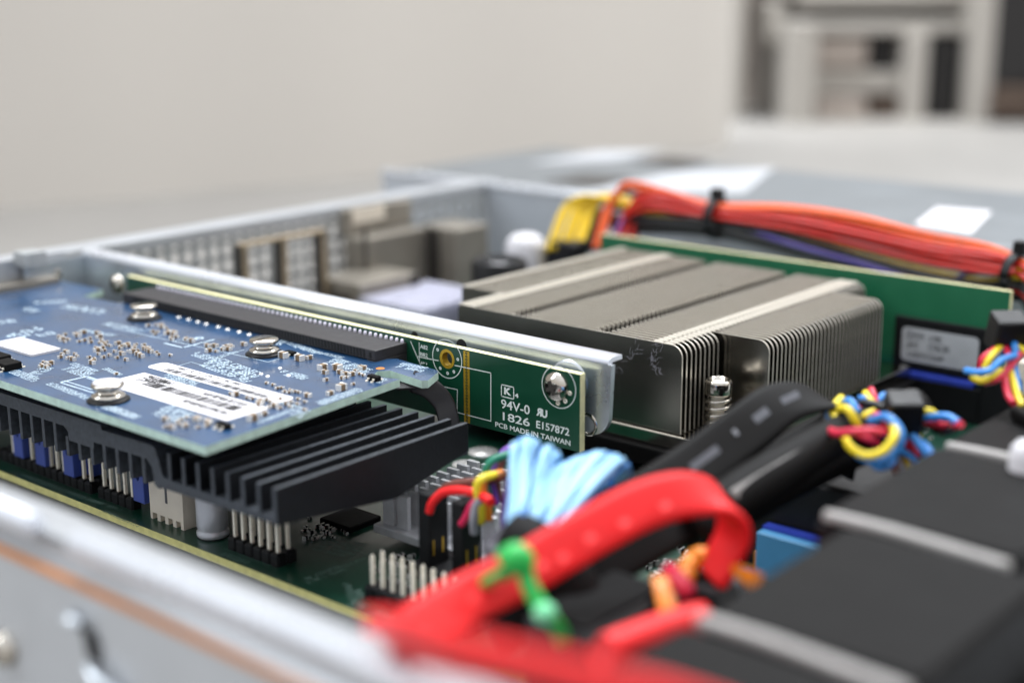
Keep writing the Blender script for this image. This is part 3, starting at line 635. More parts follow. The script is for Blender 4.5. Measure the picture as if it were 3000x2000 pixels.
# stickers
def bars(b, x0, x1, y0, y1, z, seed):
    rn = random.Random(seed); x_ = x0
    while x_ < x1: w = rn.choice((.2, .35, .6)); b.quad(V((x_, y0, z)), V((x_+w, y0, z)), V((x_+w, y1, z)), V((x_, y1, z))); x_ += w+rn.choice((.15, .25, .4, .5))
def sticker(xa, xb, ya, yb_, rr, name='sticker', lab=None, th=.08):
    b = MB(); pl = []
    for cx, cy, a0 in ((xb-rr, ya+rr, -90), (xb-rr, yb_-rr, 0), (xa+rr, yb_-rr, 90), (xa+rr, ya+rr, 180)): pl += arcp(cx, cy, rr, a0, a0+90, 5 if rr > .2 else 1)
    b.prism(pl, 'z', zt+.02, zt+th); return b.build(name, 'white', ec, label=lab)
s1 = sticker(-245.5, -206.2, 161.6, 172.0, .05, lab='large white barcode sticker')
b = MB(); bars(b, -238.5, -210.5, 166.2, 168.9, zt+.14, 5)
silk_chars(b, (-211, 170.9, zt+.14), (-224, 170.9, zt+.14), 1.3, Z, 0, 77); silk_chars(b, (-209, 165.2, zt+.14), (-223, 165.2, zt+.14), 1.3, Z, 0, 78)
for k in range(3): silk_chars(b, (-236+k, 171.4-k*.2-1.3*k*0, zt+.14), (-242.5, 171.4-1.6*k, zt+.14), 1.0, Z, 0, 80+k)
b.build('barcode_print', 'ink', s1)
s2 = sticker(-249.2, -207.6, 174.9, 179.8, 1.6, lab='narrow white barcode sticker with rounded ends')
b = MB(); bars(b, -244, -212, 175.6, 177.2, zt+.14, 9); silk_chars(b, (-210, 179.2, zt+.14), (-243, 179.2, zt+.14), .9, Z, 0, 91, den=.6)
b.build('barcode_print', 'inkl', s2)
s3 = sticker(-290.5, -274.5, 164.2, 171.4, .3, lab='small white sticker at the left edge', th=.5)
b = MB()
for k in range(3): silk_chars(b, (-277, 166.2+k*2, zt+.52), (-288, 166.2+k*2, zt+.52), 1.0, Z, 0, 95+k, den=.7)
b.build('sticker_print', 'grayl', s3)
# push screws on the card
def pushscrew(px, py, label, white=False):
    c = cp(px, py); t = thing('push_screw', label, 'screw', (c.x, c.y, zt), 'push screws on the blue card')
    b = MB(); b.lathe([(4.1, 0), (4.1, .25), (3.7, .55), (0, .6)], (c.x, c.y, zt+.02), seg=40); b.build('washer', 'blk', t)
    b = MB(); b.lathe([(3.2, .6), (3.3, .9), (3.2, 1.25), (2.4, 1.5), (2.1, 1.9), (2.1, 2.4), (2.9, 2.55), (3.15, 2.8), (3.15, 3.2), (2.95, 3.5), (0, 3.6)], (c.x, c.y, zt), seg=40); b.build('screw_body', 'nick', t)
    if white:
        b = MB(); b.lathe([(2.75, 3.55), (2.75, 3.72), (0, 3.74)], (c.x, c.y, zt), seg=36); d = b.build('white_dot', 'white', t)
        b = MB(); b.ring(V((c.x, c.y, zt+3.76)), X, Y, 1.45, 1.65, 32); b.build('red_ring', 'inkr', d)
    else:
        b = MB(); b.box(c.x-.3, c.y-1.6, zt+3.3, c.x+.3, c.y+1.6, zt+3.63); b.build('drive_slot', 'portd', t)
pushscrew(318, 1172, 'metal push screw with a white dot on top, nearest the camera', True)
pushscrew(775, 1037, 'metal push screw near the corner of the black slot connector')
pushscrew(423, 933, 'metal push screw farthest from the camera beside the slot connector')

# ---------------------------------------------------------------- black comb heatsink under the card
bh = thing('black_heatsink', 'black anodised comb heatsink hanging under the blue card', 'heatsink', (-240, 175, 17))
yh = 154; P_ = 4.19
b = MB()
top = [(-300, 25.0), (-235.2, 25.3), (-234.9, 24.3), (-220.3, 24.6)]+arcp(-219.4, 22.7, 1.9, 90, 10, 6)+[(-216.4, 19.9)]+arcp(-215.4, 19.9, 1.0, 190, 260, 4)+[(-214.9, 18.9), (-184.3, 18.9), (-184.3, 17.6)]
bot = [(-218.6, 16.7), (-219.0, 17.2), (-219.4, 20.2), (-221.0, 21.6), (-238, 21.2), (-238, 19.9), (-246.4, 19.8), (-246.6, 21.6), (-248, 22.5), (-300, 22.4)]
b.prism(top+bot, 'y', yh, 203); b.build('stepped_plate', ['anoe'], bh, bevel=.12)
for k in range(8):
    xx = -213.9+k*P_+.0; f = MB(); yend = 203
    if k < 7: f.box(xx-.5, yh-.02, 18.6, xx+.5, yend-(7-k)*.3, 24.1)
    else: f.prism([(yh-.02, 17.5), (183, 14.3), (yend, 18.5), (yend, 24.1), (yh-.02, 24.1)], 'x', xx-.5, xx+.5)
    f.box(xx-.5, yh-.06, 18.6 if k < 7 else 17.5, xx+.5, yh-.03, 24.1, 1); f.box(xx-.48, yh, 24.11, xx+.48, yend-(7-k)*.3, 24.14, 1)
    f.build('fin', ['ano', 'anoe'], bh)
for k in range(20):
    xx = -213.9-(k+1)*P_+.2
    zt_ = 22.8 if xx < -247.5 else (20.5 if xx < -238 else 21.8)
    f = MB(); f.box(xx-.5, yh+.03, 16.4, xx+.5, 200, zt_); f.build('fin', 'anoe', bh, bevel=.1)
# curved black strap from the card corner
t = thing('black_strap', 'curved black plastic strap beside the corner of the blue card', 'strap', at(1250, 1150, d=300))
b = MB(); b.ribbon([at(1192, 1140, d=298), at(1200, 1118, d=300), at(1225, 1122, d=301), at(1265, 1142, d=302), at(1298, 1178, d=303), at(1312, 1218, d=303), at(1318, 1250, d=303)], 4.6, .5, Y*.9+X*.35+Z*.35); b.build('strap_band', 'slot', t)
o0 = ORG[ec.name]

# ---------------------------------------------------------------- CPU heatsink
ck = thing('processor_heatsink', 'large nickel plated finned heatsink in the middle of the motherboard', 'heatsink', (-200, 296, 8))
ZT, ZB = 32.0, 12.4
def finmesh(x0, x1, kind):
    b = MB(); r = 2.6
    g = []
    for a, c in () if kind == 'front' else ((-188.3, -191.8), (-213.3, -216.8)): g += [(a, ZT), (a-.2, ZT-3.2), (c+.2, ZT-3.2), (c, ZT)]
    pf = [(x0, ZB), (x1, ZB), (x1, ZT-r)]+arcp(x1-r, ZT-r, r, 0, 90, 5)[1:]+g+arcp(x0+1.2, ZT-1.2, 1.2, 90, 180, 4)
    b.prism(pf, 'y', 0, .45, 0, side=3)
    segs = [(x0+1.4, -231.6), (-227.6, -216.9), (-213.2, -191.9), (-188.2, -176.0), (-170.6, x1-2.4)]
    for a, c in segs:
        if c > a: b.box(a, .45, ZT-.75, c, 1.35, ZT-.45, 2)
    for a, c in ((-231.4, -229.7), (-229.3, -227.7), (-175.8, -173.5), (-173.1, -170.7)):
        b.box(a, .2, ZT-.3, c, 1.15, ZT+.14, 1)
    b.box(x0+.2, .2, ZT-.7, x0+2.2, 1.2, ZT+.22, 1)
    return b
N_ = 48; pitch = 1.76; pro = {}
for k in range(N_):
    y = 253.6+k*pitch
    kind = 'front' if k == 0 else 'inner'
    xr = (-232.8, -168.2) if k < 9 else ((-246, -168.2) if k >= N_-8 else (-246, -156.3))
    key = (xr, kind)
    if key not in pro:
        b = finmesh(xr[0], xr[1], kind)
        for q in b.v: q.y += ORG[ck.name].y
        pro[key] = b.build('fin', ['fin', 'fint', 'finl', 'finedge'], ck)
        o = pro[key]
    else: o = pro[key].copy(); COL.objects.link(o); o.parent = ck
    o.location = (0, (y-ORG[ck.name].y)*.001, 0)
b = MB(); b.box(-247, 252.6, 9.0, -155.5, 339, 12.2); b.build('base_plate', 'nick', ck, bevel=.3)
b = MB(); b.box(-249, 250.5, 4.6, -153.5, 341, 8.9); b.box(-188, 228, .3, -136, 250, 3.2); b.build('socket_frame_and_shade', 'blkm', ck, bevel=.4)  # second box is a dark slab standing for shade on the board
b = MB()
rn2 = random.Random(3)
for cx, cy, n_ in ((1856, 1015, 9), (1862, 1035, 5), (1838, 1050, 5), (1812, 1078, 5), (1918, 1022, 8), (1916, 1045, 12), (1925, 1072, 9), (1938, 1085, 4), (1905, 1040, 4)):
    for k in range(max(3, n_*2//3)):
        x_, y_ = cx+rn2.gauss(0, 6), cy+rn2.gauss(0, 8); a_ = rn2.uniform(0, 6.3); pts = []
        for i in range(5): pts.append(at(x_, y_, y=253.35-rn2.uniform(0, .3))); a_ += rn2.uniform(-1, 1); x_ += 5*math.cos(a_); y_ += 6*math.sin(a_)
        b.tube(pts, .032, 4, sp=3)
b.build('dust_lint', 'grayw', ck)
sx_, sy_ = -164.3, 262.2
def spring_screw(x, y):
    b = MB(); b.lathe([(2.1, 20.4), (2.9, 20.4), (3.0, 20.8), (3.0, 23.0), (2.8, 23.7), (2.2, 23.8), (2.0, 22.9), (0, 22.9)], (x, y, 0), seg=36); so = b.build('spring_screw', 'nick', ck)
    b = MB(); pts = [V((x+2.6*math.cos(a), y+2.6*math.sin(a), 10+10.2*a/(2*math.pi*6.5))) for a in [2*math.pi*6.5*k/150 for k in range(151)]]
    b.tube(pts, .45, 8, sp=0); b.build('spring', 'nick', so)
    b = MB(); b.lathe([(1.5, 9), (1.5, 20.5)], (x, y, 0), seg=20); b.build('shaft', 'tin', so)
spring_screw(sx_, sy_); spring_screw(-239.5, 262.2)

# ---------------------------------------------------------------- memory module and slot
dm = thing('memory_module', 'green memory module standing upright behind the processor heatsink', 'memory module', (-195, 343, 4))
b = MB(); b.box(-257.4, 343, 4, -133, 344.3, 33.9, 0, top=1); b.add([(-132.98, 343, 4), (-132.98, 344.3, 4), (-132.98, 344.3, 33.9), (-132.98, 343, 33.9)], [(0, 1, 2, 3)], 1); b.build('board', ['pcbl', 'edgep'], dm)
for xa in (-256, -241, -226, -211, -196): b = MB(); b.bbox(xa, 342, 10.5, xa+12, 343, 22.5, .15); b.build('memory_chip', 'blk', dm)
a = at(2640, 930, y=342); c = at(2875, 1112, y=342)
b = MB(); b.box(a.x-1.6, 341.9, 10.4, c.x+1.2, 343, 23.9); b.build('memory_chip', 'blk', dm, bevel=.3)
a = at(2645, 952, y=341.8); c = at(2862, 1088, y=341.8); xa, xb, za, zb = a.x, c.x, 12.6, 21.4
b = MB(); pl = []
for cx, cz, a0 in ((xb-1.2, za+1.2, -90), (xb-1.2, zb-1.2, 0), (xa+1.2, zb-1.2, 90), (xa+1.2, za+1.2, 180)): pl += arcp(cx, cz, 1.2, a0, a0+90, 5)
b.prism(pl, 'y', 341.75, 341.88); lo = b.build('sticker', 'grayl', dm)
b = MB()
for q0, q1, h in (((xa+1.5, 18.6), (xa+6.5, 18.6), 1.8), ((xa+1.5, 16.2), (xa+5, 16.2), 1.5), ((xa+7.5, 18.8), (xa+11, 18.8), 1.2), ((xa+2, 13.8), (xa+12, 13.8), 1.3), ((xa+7.5, 16.4), (xa+13, 16.4), 1.4)): silk_chars(b, (q0[0], 341.7, q0[1]), (q1[0], 341.7, q1[1]), h, -Y, 0, int(h*100))
b.build('sticker_print', 'inkl', lo)
b = MB()
for px, z0_ in ((2640, 8.6), (2770, 9), (2900, 9)):
    p = at(px, 960, y=342.9)
    for k in range(6): b.box(p.x-.5, 342.5, z0_+k*2.7, p.x+.5, 343, z0_+k*2.7+1.2)
b.build('resistor', 'solder', dm)
ds = thing('memory_slot', 'long black and blue memory slot with a white end latch', 'connector', (-195, 343, 0))
b = MB(); b.box(-262, 339.6, 0, -137.5, 342.9, 8.8); b.box(-262, 344.4, 0, -137.5, 347.4, 8.8); b.bbox(-137.5, 339, 0, -128, 348, 13.0, .6); b.build('slot_body', 'blk', ds, bevel=.2)
b = MB(); b.box(-262, 339.7, 8.82, -139.3, 342.8, 10.2); b.build('blue_rail', 'bluec', ds, bevel=.2)
b = MB(); b.bbox(-129.8, 342, 9, -127.4, 345.5, 17.5, .5); b.build('latch', 'cream', ds)

# ---------------------------------------------------------------- things behind the riser
def metalbox(name, label, cat, x0, y0, z0, x1, y1, z1, mats='port', mouth=None, group='metal port shells at the rear'):
    t = thing(name, label, cat, ((x0+x1)/2, (y0+y1)/2, z0), group); b = MB(); b.box(x0, y0, z0, x1, y1, z1); b.build('shell', mats, t, bevel=.6)
    if mouth:
        for q in mouth: b = MB(); b.box(*q); b.build('seam', 'portd', t)
    return t
t = thing('port_frame', 'tan edged metal frame with two square openings at the rear grille', 'bracket', (-332, 285, 4))
b = MB()
for y in (267.5, 282.6, 298.3): b.box(-333, y, 2, -330, y+2.2, 32.6)
b.build('frame_post', 'tan', t, bevel=.2)
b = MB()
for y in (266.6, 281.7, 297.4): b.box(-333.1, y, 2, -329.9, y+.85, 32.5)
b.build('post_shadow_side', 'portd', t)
b = MB(); b.box(-333, 267.5, 32.0, -330, 300.5, 33); b.build('frame_bar', 'tan', t, bevel=.2)
metalbox('network_port', 'tall two tier metal port shell left of the rear corner', 'port', -340, 316.8, 0, -331, 346, 27.5, mouth=[(-330.98, 316.7, 0, -330.7, 318.2, 31)])
metalbox('rear_plate', 'flat tan metal plate standing above the port shells', 'port', -342, 317, 27.7, -339, 347, 36)
b = MB(); b.box(-338.8, 319.5, 31.2, -338.4, 334, 35.8); tag(b.build('cream_label', 'cream'), 'cream paper label stuck on the flat rear plate', 'label')
metalbox('serial_port', 'tallest metal port block just left of the black round capacitor', 'port', -334, 346.5, 0, -318, 362, 28.0, mouth=[(-333, 346.3, 4, -326, 346.48, 27)])
metalbox('usb_port', 'low wide metal port block in front of the other shells', 'port', -336, 300.5, 0, -316, 326, 17.6, mouth=[(-316.02, 322.3, 0, -315.8, 326.1, 17.5), (-333, 300.3, 12, -320, 300.48, 14)])
metalbox('metal_shield', 'small low metal shield box behind the middle of the riser bracket', 'port', -332, 272, 0, -316, 298, 10.5)
# light lavender heatsink
t = thing('white_heatsink', 'small pale finned heatsink left of the big processor heatsink', 'heatsink', (-300, 318, 0))
for k in range(17): f = MB(); y = 300.5+k*1.9; f.box(-318, y, 2, -289.5, y+.9, 13.6+.25*(k % 2)); f.build('fin', 'finw', t)
b = MB(); b.box(-318, 300, 0, -289, 333, 2.2); b.build('base_plate', 'finw', t)
t = thing('black_ring_capacitor', 'round black sleeved capacitor with a white top behind the big heatsink', 'capacitor', at(1462, 780, d=436))
c = at(1462, 780, d=436)
b = MB(); b.lathe([(8.4, -c.z), (8.4, 1.4), (7.8, 2.2), (6.4, 1.8), (5.6, -.3)], c, seg=36); b.build('sleeve', 'blk', t)
b = MB(); b.lathe([(5.6, -.1), (4, .1), (0, .15)], c, seg=36); b.build('white_top', 'white', t)
c = at(1540, 700, d=462); t = thing('white_coil', 'white topped round component behind the black ringed one', 'component', c)
b = MB(); b.lathe([(6.3, -c.z), (6.3, -2), (5.6, 0), (3.5, 1.5), (0, 2)], c, seg=36); b.build('coil_body', 'white', t)
for px, py, z0_, sz, mt, lb in ((1440, 655, 17, 4, 'lblue', 'pale blue component near the rear corner of the chassis'), (1262, 865, 6, 3.5, 'grayl', 'small pale round component beside the low port block')):
    c = at(px, py, z=z0_); b = MB(); b.lathe([(sz, -z0_), (sz, 1), (sz*.8, 2), (0, 2.1)], c, seg=24); tag(b.build('round_component', mt), lb, 'component')
# power socket
c = at(1655, 722, d=456); t = thing('power_connector', 'black power connector with yellow wires going in', 'connector', (c.x, c.y, 0))
b = MB(); b.bbox(c.x-6, c.y-3, 0, c.x+6, c.y+5, c.z+2, .8); b.build('housing', 'blk', t)
b = MB(); b.box(c.x-9, c.y-4, 0, c.x-6.2, c.y+5, c.z); b.build('latch', 'cream', t, bevel=.5)

# ---------------------------------------------------------------- power supply
ps = thing('power_supply', 'long grey steel power supply box along the far side of the chassis', 'power supply', (-250, 440, -8))
b = MB(); b.box(-398, 393, -8, -60, 493, 35.2); b.build('case', 'steelface', ps, bevel=1.2)
b = MB(); b.tube([(-398, 392.6, 35.0), (-300, 392.6, 35.0), (-262, 392.6, 35.0)], 1.6, 12, sp=1); b.build('folded_rim', 'hem', ps)
b = MB(); b.box(-398, 391.8, -8, -60, 392.9, 33.8); b.build('lit_side_plate', 'facel', ps)  # added paler plate, so the light on this side sits in the colour
def decal(pts, z, mt, name, label=None):
    b = MB(); P2 = [at(px, py, z=35.5) for px, py in pts]; b.prism([(p.x, p.y) for p in P2], 'z', 35.22, z); return b.build(name, mt, ps, label=label)
decal(((2680, 655), (2745, 606), (2905, 618), (2845, 683)), 35.4, 'white', 'sticker', 'small white sticker')
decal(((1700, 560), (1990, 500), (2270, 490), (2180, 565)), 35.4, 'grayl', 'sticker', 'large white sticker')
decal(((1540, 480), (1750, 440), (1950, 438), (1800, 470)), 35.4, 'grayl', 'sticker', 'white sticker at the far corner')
decal(((1590, 530), (1700, 512), (1845, 518), (1760, 545)), 35.45, 'portd', 'fan_grille')
decal(((1850, 470), (1960, 458), (2080, 470), (1990, 495)), 35.45, 'portd', 'fan_grille')

# ---------------------------------------------------------------- power cable bundle
pb = thing('power_cable_bundle', 'thick bundle of red orange black and yellow power wires in black ties', 'cable bundle', at(2200, 680, d=430))
path = [(1665, 735, 455), (1680, 675, 458), (1712, 612, 462), (1790, 592, 460), (1950, 615, 448), (2100, 640, 438), (2300, 668, 424), (2500, 712, 412), (2700, 762, 400), (2880, 795, 388), (2985, 808, 378), (3070, 900, 372)]
rn = random.Random(5)
rows = [('por', 6.4, 0), ('por', 5.7, -2), ('pred', 5.0, 1), ('pred', 4.4, -3), ('pblk', 3.9, 3), ('pred', 3.3, -4), ('pred', 2.5, -2), ('pblk', 2.0, 3), ('pred', 1.5, -4), ('pred', .7, -3), ('pblk', .1, 1), ('pred', -.2, -4.6),
        ('pblk', -1.1, -3), ('pblk', -2.0, -4), ('pblk', -2.8, -2), ('ppur', -2.4, -5.5), ('pblk', -3.6, -4), ('pblk', -4.4, -2), ('pred', -5.4, 7), ('pred', -6.3, 7), ('pred', -4.6, 7), ('pred', 3.5, 4), ('pblk', -3, 3), ('pred', 1.8, 5), ('pblk', -5, 2), ('pblk', .5, 6), ('pred', 5.4, 4)]
wires = ['pyel']*9+['por']*2+[q[0] for q in rows]
offs = [(rn.uniform(-3, 0), 5.5+rn.uniform(-1, 1)) for k in range(11)]+[(q[2], q[1]) for q in rows]
for k, w in enumerate(wires):
    pts = []; u, v_ = offs[k]; ph = rn.uniform(0, 6)
    head = {'pyel': path[:4], 'por': [(1735, 735, 452), (1752, 680, 455), (1775, 625, 458), (1830, 596, 457)], 'pblk': [(1700, 730, 458), (1712, 670, 462), (1745, 620, 464), (1810, 606, 460)]}.get(w, [(1800, 745, 450), (1806, 700, 452), (1826, 645, 455), (1880, 612, 453)])
    for i, (px, py, d) in enumerate(head+path[4:]):
        sp_ = .72 if i in (5, 10) else (1.2 if 6 < i < 10 else 1.0)
        if i < 2: sp_ = .6
        hx = 0
        if w == 'pyel' and i > 3: uu, vv = 3, -3
        elif w == 'pyel': uu, vv = u*.4, 1.5 if i > 1 else 0; hx = (k-4)*1.25-1
        elif i < 3: uu, vv = u*.3, v_*.3+(1 if i == 2 else 0); hx = 2+u*.5
        elif w == 'ppur' and not 5 < i < 9: uu, vv = 5, -1
        elif u == 7: uu, vv = (6, -3) if i < 8 else (-3, v_*.9)
        else: uu, vv = u, (v_*.86+.7 if w == 'pred' else (v_*1.35-.8 if v_ < .2 else v_))
        q = at(px, py, d=d)+HR*hx+HF*uu*sp_ + V((0, 0, 1))*vv*sp_*.95+HR*math.sin(ph+i)*.5
        q += Z*math.sin(ph*2+i*1.3)*.45
        pts.append(q)
    b = MB(); b.tube(pts, .72, 8, sp=6); b.build('wire', 'pred2' if w == 'pred' and k % 3 == 0 else w, pb)
for i, hgt in ((5, 6.0), (10, 6.0)):
    px, py, d = path[i]; c = at(px, py, d=d); t_ = (at(*path[i+1][:2], d=path[i+1][2])-at(*path[i-1][:2], d=path[i-1][2])).normalized(); A = Z; B = t_.cross(A).normalized()
    b = MB(); pts = [c+A*hgt*math.sin(a)+B*hgt*math.cos(a) for a in [2*math.pi*k/24 for k in range(25)]]
    b.ribbon(pts, 2.8, .8, t_, sp=1); b.box(c.x-1.6, c.y-1.6, c.z+hgt-.5, c.x+1.6, c.y+1.6, c.z+hgt+3.0); b.build('cable_tie', 'blk', pb)

# ---------------------------------------------------------------- fans
def fan(y0, y1, label, stx=(-96, -66.5), first=None):
    cy = (y0+y1)/2
    if first: return copy_tree(first, (-81+(5.5 if cy < 165 else 0), cy, -6), label)
    t = thing('cooling_fan', label, 'fan', (-81, cy, -6), 'row of chassis fans')
    xa, xb, zt_ = -96, -66.5, 33.6; ya, yb_ = y0+.6, y1-.6
    b = MB(); b.bbox(xa, ya+2.4, 26, xb, yb_, zt_, .9)
    b.box(xa, ya+2.4, -6, xa+5, yb_, 26); b.box(xb-5, ya+2.4, -6, xb, yb_, 26); b.build('housing', 'wrap', t)
    b = MB(); b.lathe([(7, 0), (7, 16), (6.4, 16.4), (0, 16.5)], (-93, cy, 14), Y, Z, X, 28)
    for k in range(7):
        a = 2*math.pi*k/7
        p = [V((-92, cy+r*math.cos(a+tw), 14+r*math.sin(a+tw))) for r, tw in ((6.5, 0), (17, .12), (17, .6), (6.5, .5))]
        b.add(p+[q+X*8+Y*1 for q in p], [(0, 1, 2, 3), (7, 6, 5, 4), (0, 4, 5, 1), (2, 6, 7, 3), (1, 5, 6, 2)])
    b.build('rotor', 'blk', t)
    b = MB(); pts = [(xa+1, ya+.9, zt_-.4), (xa+10, ya+.9, zt_-.3), (xb-10, ya+.7, zt_-.55), (xb-1, ya+.5, zt_-.9)]
    b.ribbon(pts, 2.1, 1.5, Y, sp=6); b.build('rubber_strip', 'strip', t)
    b = MB(); b.box(xa+.5, ya-.55, -6, xb-.5, ya, zt_-1.5); b.build('frame_side', 'blk', t)
    return t
f1 = fan(180.4, 221.4, 'black fan in the middle right with a long grey rubber strip')
fan(139, 180, 'black fan at lower right with a grey rubber strip meeting the red plug', first=f1)
fan(97.4, 138.4, 'black fan cut off by the bottom right corner of the photo', first=f1)
fan(221.8, 262.4, 'farthest black fan at the right edge beside the white rod end', first=f1)
b = MB(); p = at(3005, 1350, z=35); b.lathe([(0, 3.4), (1.4, 3.2), (2.3, 2.2), (2.6, .6), (2.6, -14)], p, seg=24); 
tag(b.build('white_post', 'white'), 'rounded white plastic post at the right edge of the photo', 'post')
b = MB(); p = at(2895, 1290, z=36)
b.prism([(-93, 243), (-84, 236), (-66, 236), (-66, 256), (-80, 256)], 'z', 33.7, 36.0); tag(b.build('fan_cover', 'blkm', bevel=.8), 'raised black cover plate on top of the farthest fan', 'cover')
b = MB(); b.box(-62, 104, -8, -58, 330, 20); tag(b.build('drive_backplane', 'dark'), 'black backplane in shadow beyond the row of fans', 'backplane')

# ---------------------------------------------------------------- connectors and cables in front
hs = None
for x_, y_, lb in ((-177.6, 183.2, 'black wire housing nearest the silver heatsink with a red wire on top'), (-169.6, 183.6, 'black wire housing with yellow and orange wires, right of the first one')):
    t = thing('wire_housing', lb, 'connector', (x_, y_, 2.4), 'black wire housings')
    b = MB(); b.bbox(x_-1.3, y_, 2.4, x_+1.5, y_+5.2, 16.6, .15); b.build('housing', 'blk', t)
    b = MB(); b.box(x_+1.5, y_+.9, 4.5, x_+1.58, y_+1.3, 7.5); b.box(x_+1.5, y_+3.4, 4.5, x_+1.58, y_+3.8, 7.5); b.build('crimp_window', 'gold', t)
b = MB(); b.box(-181, 182, 0, -160, 189.5, 2.4); tag(b.build('header_base', 'blk', bevel=.3), 'black plastic base under the two wire housings', 'connector')
fp = thing('front_panel_wires', 'loose rainbow wires looping over the silver heatsink from the housings', 'wires', at(1350, 1430, d=265))
for mt, r, pts in (('red', .85, [(1258, 1500, 268), (1268, 1470, 267), (1300, 1442, 266), (1350, 1436, 263), (1400, 1446, 260), (1440, 1470, 256)]),
    ('brown', .8, [(1262, 1500, 272), (1290, 1440, 272), (1330, 1418, 270), (1400, 1410, 266), (1460, 1400, 262), (1500, 1380, 258)]),
    ('yel', .8, [(1409, 1530, 262), (1408, 1480, 260), (1398, 1430, 259), (1412, 1402, 259), (1450, 1390, 262)]),
    ('orange', .8, [(1432, 1522, 263), (1428, 1480, 262), (1414, 1430, 261), (1425, 1400, 262), (1470, 1385, 264)]),
    ('teal', .75, [(1442, 1500, 265), (1430, 1450, 264), (1422, 1390, 264), (1440, 1350, 264), (1490, 1330, 266)]),
    ('purple', .75, [(1452, 1480, 266), (1446, 1420, 266), (1455, 1360, 266), (1480, 1322, 267), (1510, 1308, 268)]),
    ('brown', .75, [(1462, 1470, 267), (1456, 1410, 266), (1470, 1350, 266), (1500, 1320, 268), (1530, 1312, 270)]),
    ('pink', .75, [(1352, 1535, 265), (1368, 1510, 263), (1382, 1480, 261), (1400, 1462, 260)]),
    ('grayw', .8, [(1390, 1560, 263), (1388, 1520, 261), (1395, 1480, 260), (1410, 1460, 259)]),
    ('purple', .7, [(1475, 1560, 262), (1478, 1490, 262), (1490, 1420, 262), (1500, 1370, 264)])):
    b = MB(); b.tube([at(px, py, d=d) for px, py, d in pts], r, 10); b.build('wire', mt, fp)
# pale blue flat cable fan
bl = thing('pale_blue_cable', 'fan of pale blue cable strands gathered by dark heat shrink', 'cable', at(1500, 1560, d=230))
rn = random.Random(21)
tops = [(1508, 1304), (1526, 1292), (1543, 1288), (1562, 1298), (1588, 1322), (1602, 1314), (1622, 1332), (1606, 1362), (1635, 1372), (1655, 1362), (1672, 1352), (1688, 1347), (1704, 1342), (1722, 1336), (1742, 1331), (1760, 1332), (1778, 1336), (1795, 1340), (1812, 1350), (1826, 1366)]
for k, (tx, ty) in enumerate(tops):
    u = k/(len(tops)-1); bx = 1488+u*105; by = 1560+u*30+rn.uniform(-6, 6)
    d0 = 226+rn.uniform(-2, 2); d1 = 238+rn.uniform(-1, 1)+(4 if k % 3 == 1 else 0)
    pts = [at(bx, by+45, d=d0-1), at(bx, by, d=d0), at(bx*.6+tx*.4+10*(1-u)-4, by*.6+ty*.4, d=d0+4), at(bx*.25+tx*.75, by*.25+ty*.75-8, d=d1-3), at(tx, ty, d=d1), at(tx+12, ty+8, d=d1+5), at(tx+16, ty+60, d=d1+9), at(tx-10+rn.uniform(-20, 20), ty+160, d=d1+14)]
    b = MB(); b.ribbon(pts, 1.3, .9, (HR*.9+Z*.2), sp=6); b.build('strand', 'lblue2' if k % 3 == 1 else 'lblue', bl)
b = MB(); b.tube([at(1440, 1640, d=224), at(1490, 1600, d=225), at(1560, 1600, d=225), at(1610, 1630, d=224)], 2.6, 14); b.tube([at(1450, 1565, d=229), at(1470, 1600, d=228), at(1440, 1680, d=226)], 2.2, 12); b.build('heat_shrink', 'shrink', bl)
b = MB(); b.tube([at(1500, 1590, d=227), at(1560, 1620, d=225), at(1640, 1700, d=222), at(1700, 1800, d=222)], 5.2, 14); b.build('cable_boot', 'blkf', bl)
# red flat cable with green tie
rcb = thing('red_flat_cable', 'bright red flat data cable arching up and over to its plug', 'cable', at(1700, 1600, d=210))
rp1 = [(1020, 1960, 176), (1180, 1875, 190), (1330, 1775, 202), (1500, 1690, 208), (1700, 1575, 213), (1860, 1490, 217), (1980, 1452, 220), (2075, 1452, 222), (2135, 1495, 223), (2150, 1560, 224), (2120, 1630, 225), (2085, 1690, 226)]
ww = HR*.62-HF*.30-Z*.72
WL = [ww]*6+[ww, HR*.58-HF*.55-Z*.6, HR*.5-HF*.8-Z*.3, HR*.55-HF*.8+Z*0, HR*.6-HF*.8+Z*.1, HR*.6-HF*.8+Z*.1]
b = MB(); b.ribbon([at(*q[:2], d=q[2]) for q in rp1], 7.4, 1.9, WL, sp=8); b.build('cable_jacket', 'red', rcb)
b = MB()
for px, py, d in ((1250, 1822, 194), (1390, 1745, 203), (1460, 1710, 205), (1590, 1655, 208.5), (1650, 1632, 210), (1730, 1575, 212), (1830, 1530, 214.5), (1950, 1480, 217.5)):
    c = at(px, py, d=d-2.3); t_ = (at(px+40, py-22, d=d+1)-c).normalized()
    b.quad(c-t_*1.2-ww*.55, c+t_*1.2-ww*.55, c+t_*1.2+ww*.55, c-t_*1.2+ww*.55)
b.build('pale_print', 'redm', rcb)
pl_ = MB(); c = at(2075, 1720, d=226); pl_.bbox(c.x-4, c.y-3, c.z-9, c.x+4, c.y+3, c.z+1, .6); pl_.build('plug', 'blk', rcb)
r2 = thing('red_flat_cable', 'second red flat cable crossing the bottom edge of the photo', 'cable', at(1700, 1950, d=160))
b = MB(); b.ribbon([at(*q[:2], z=q[2]) for q in ((1130, 1855, 38), (1240, 1880, 43), (1340, 1908, 46), (1500, 1945, 48), (1700, 1990, 49), (1900, 2045, 49), (2100, 2110, 49), (2300, 2190, 48), (2500, 2280, 48))], 7.4, 1.9, Z*.75-HF*.6-HR*.15, sp=8); b.build('cable_jacket', 'red', r2)
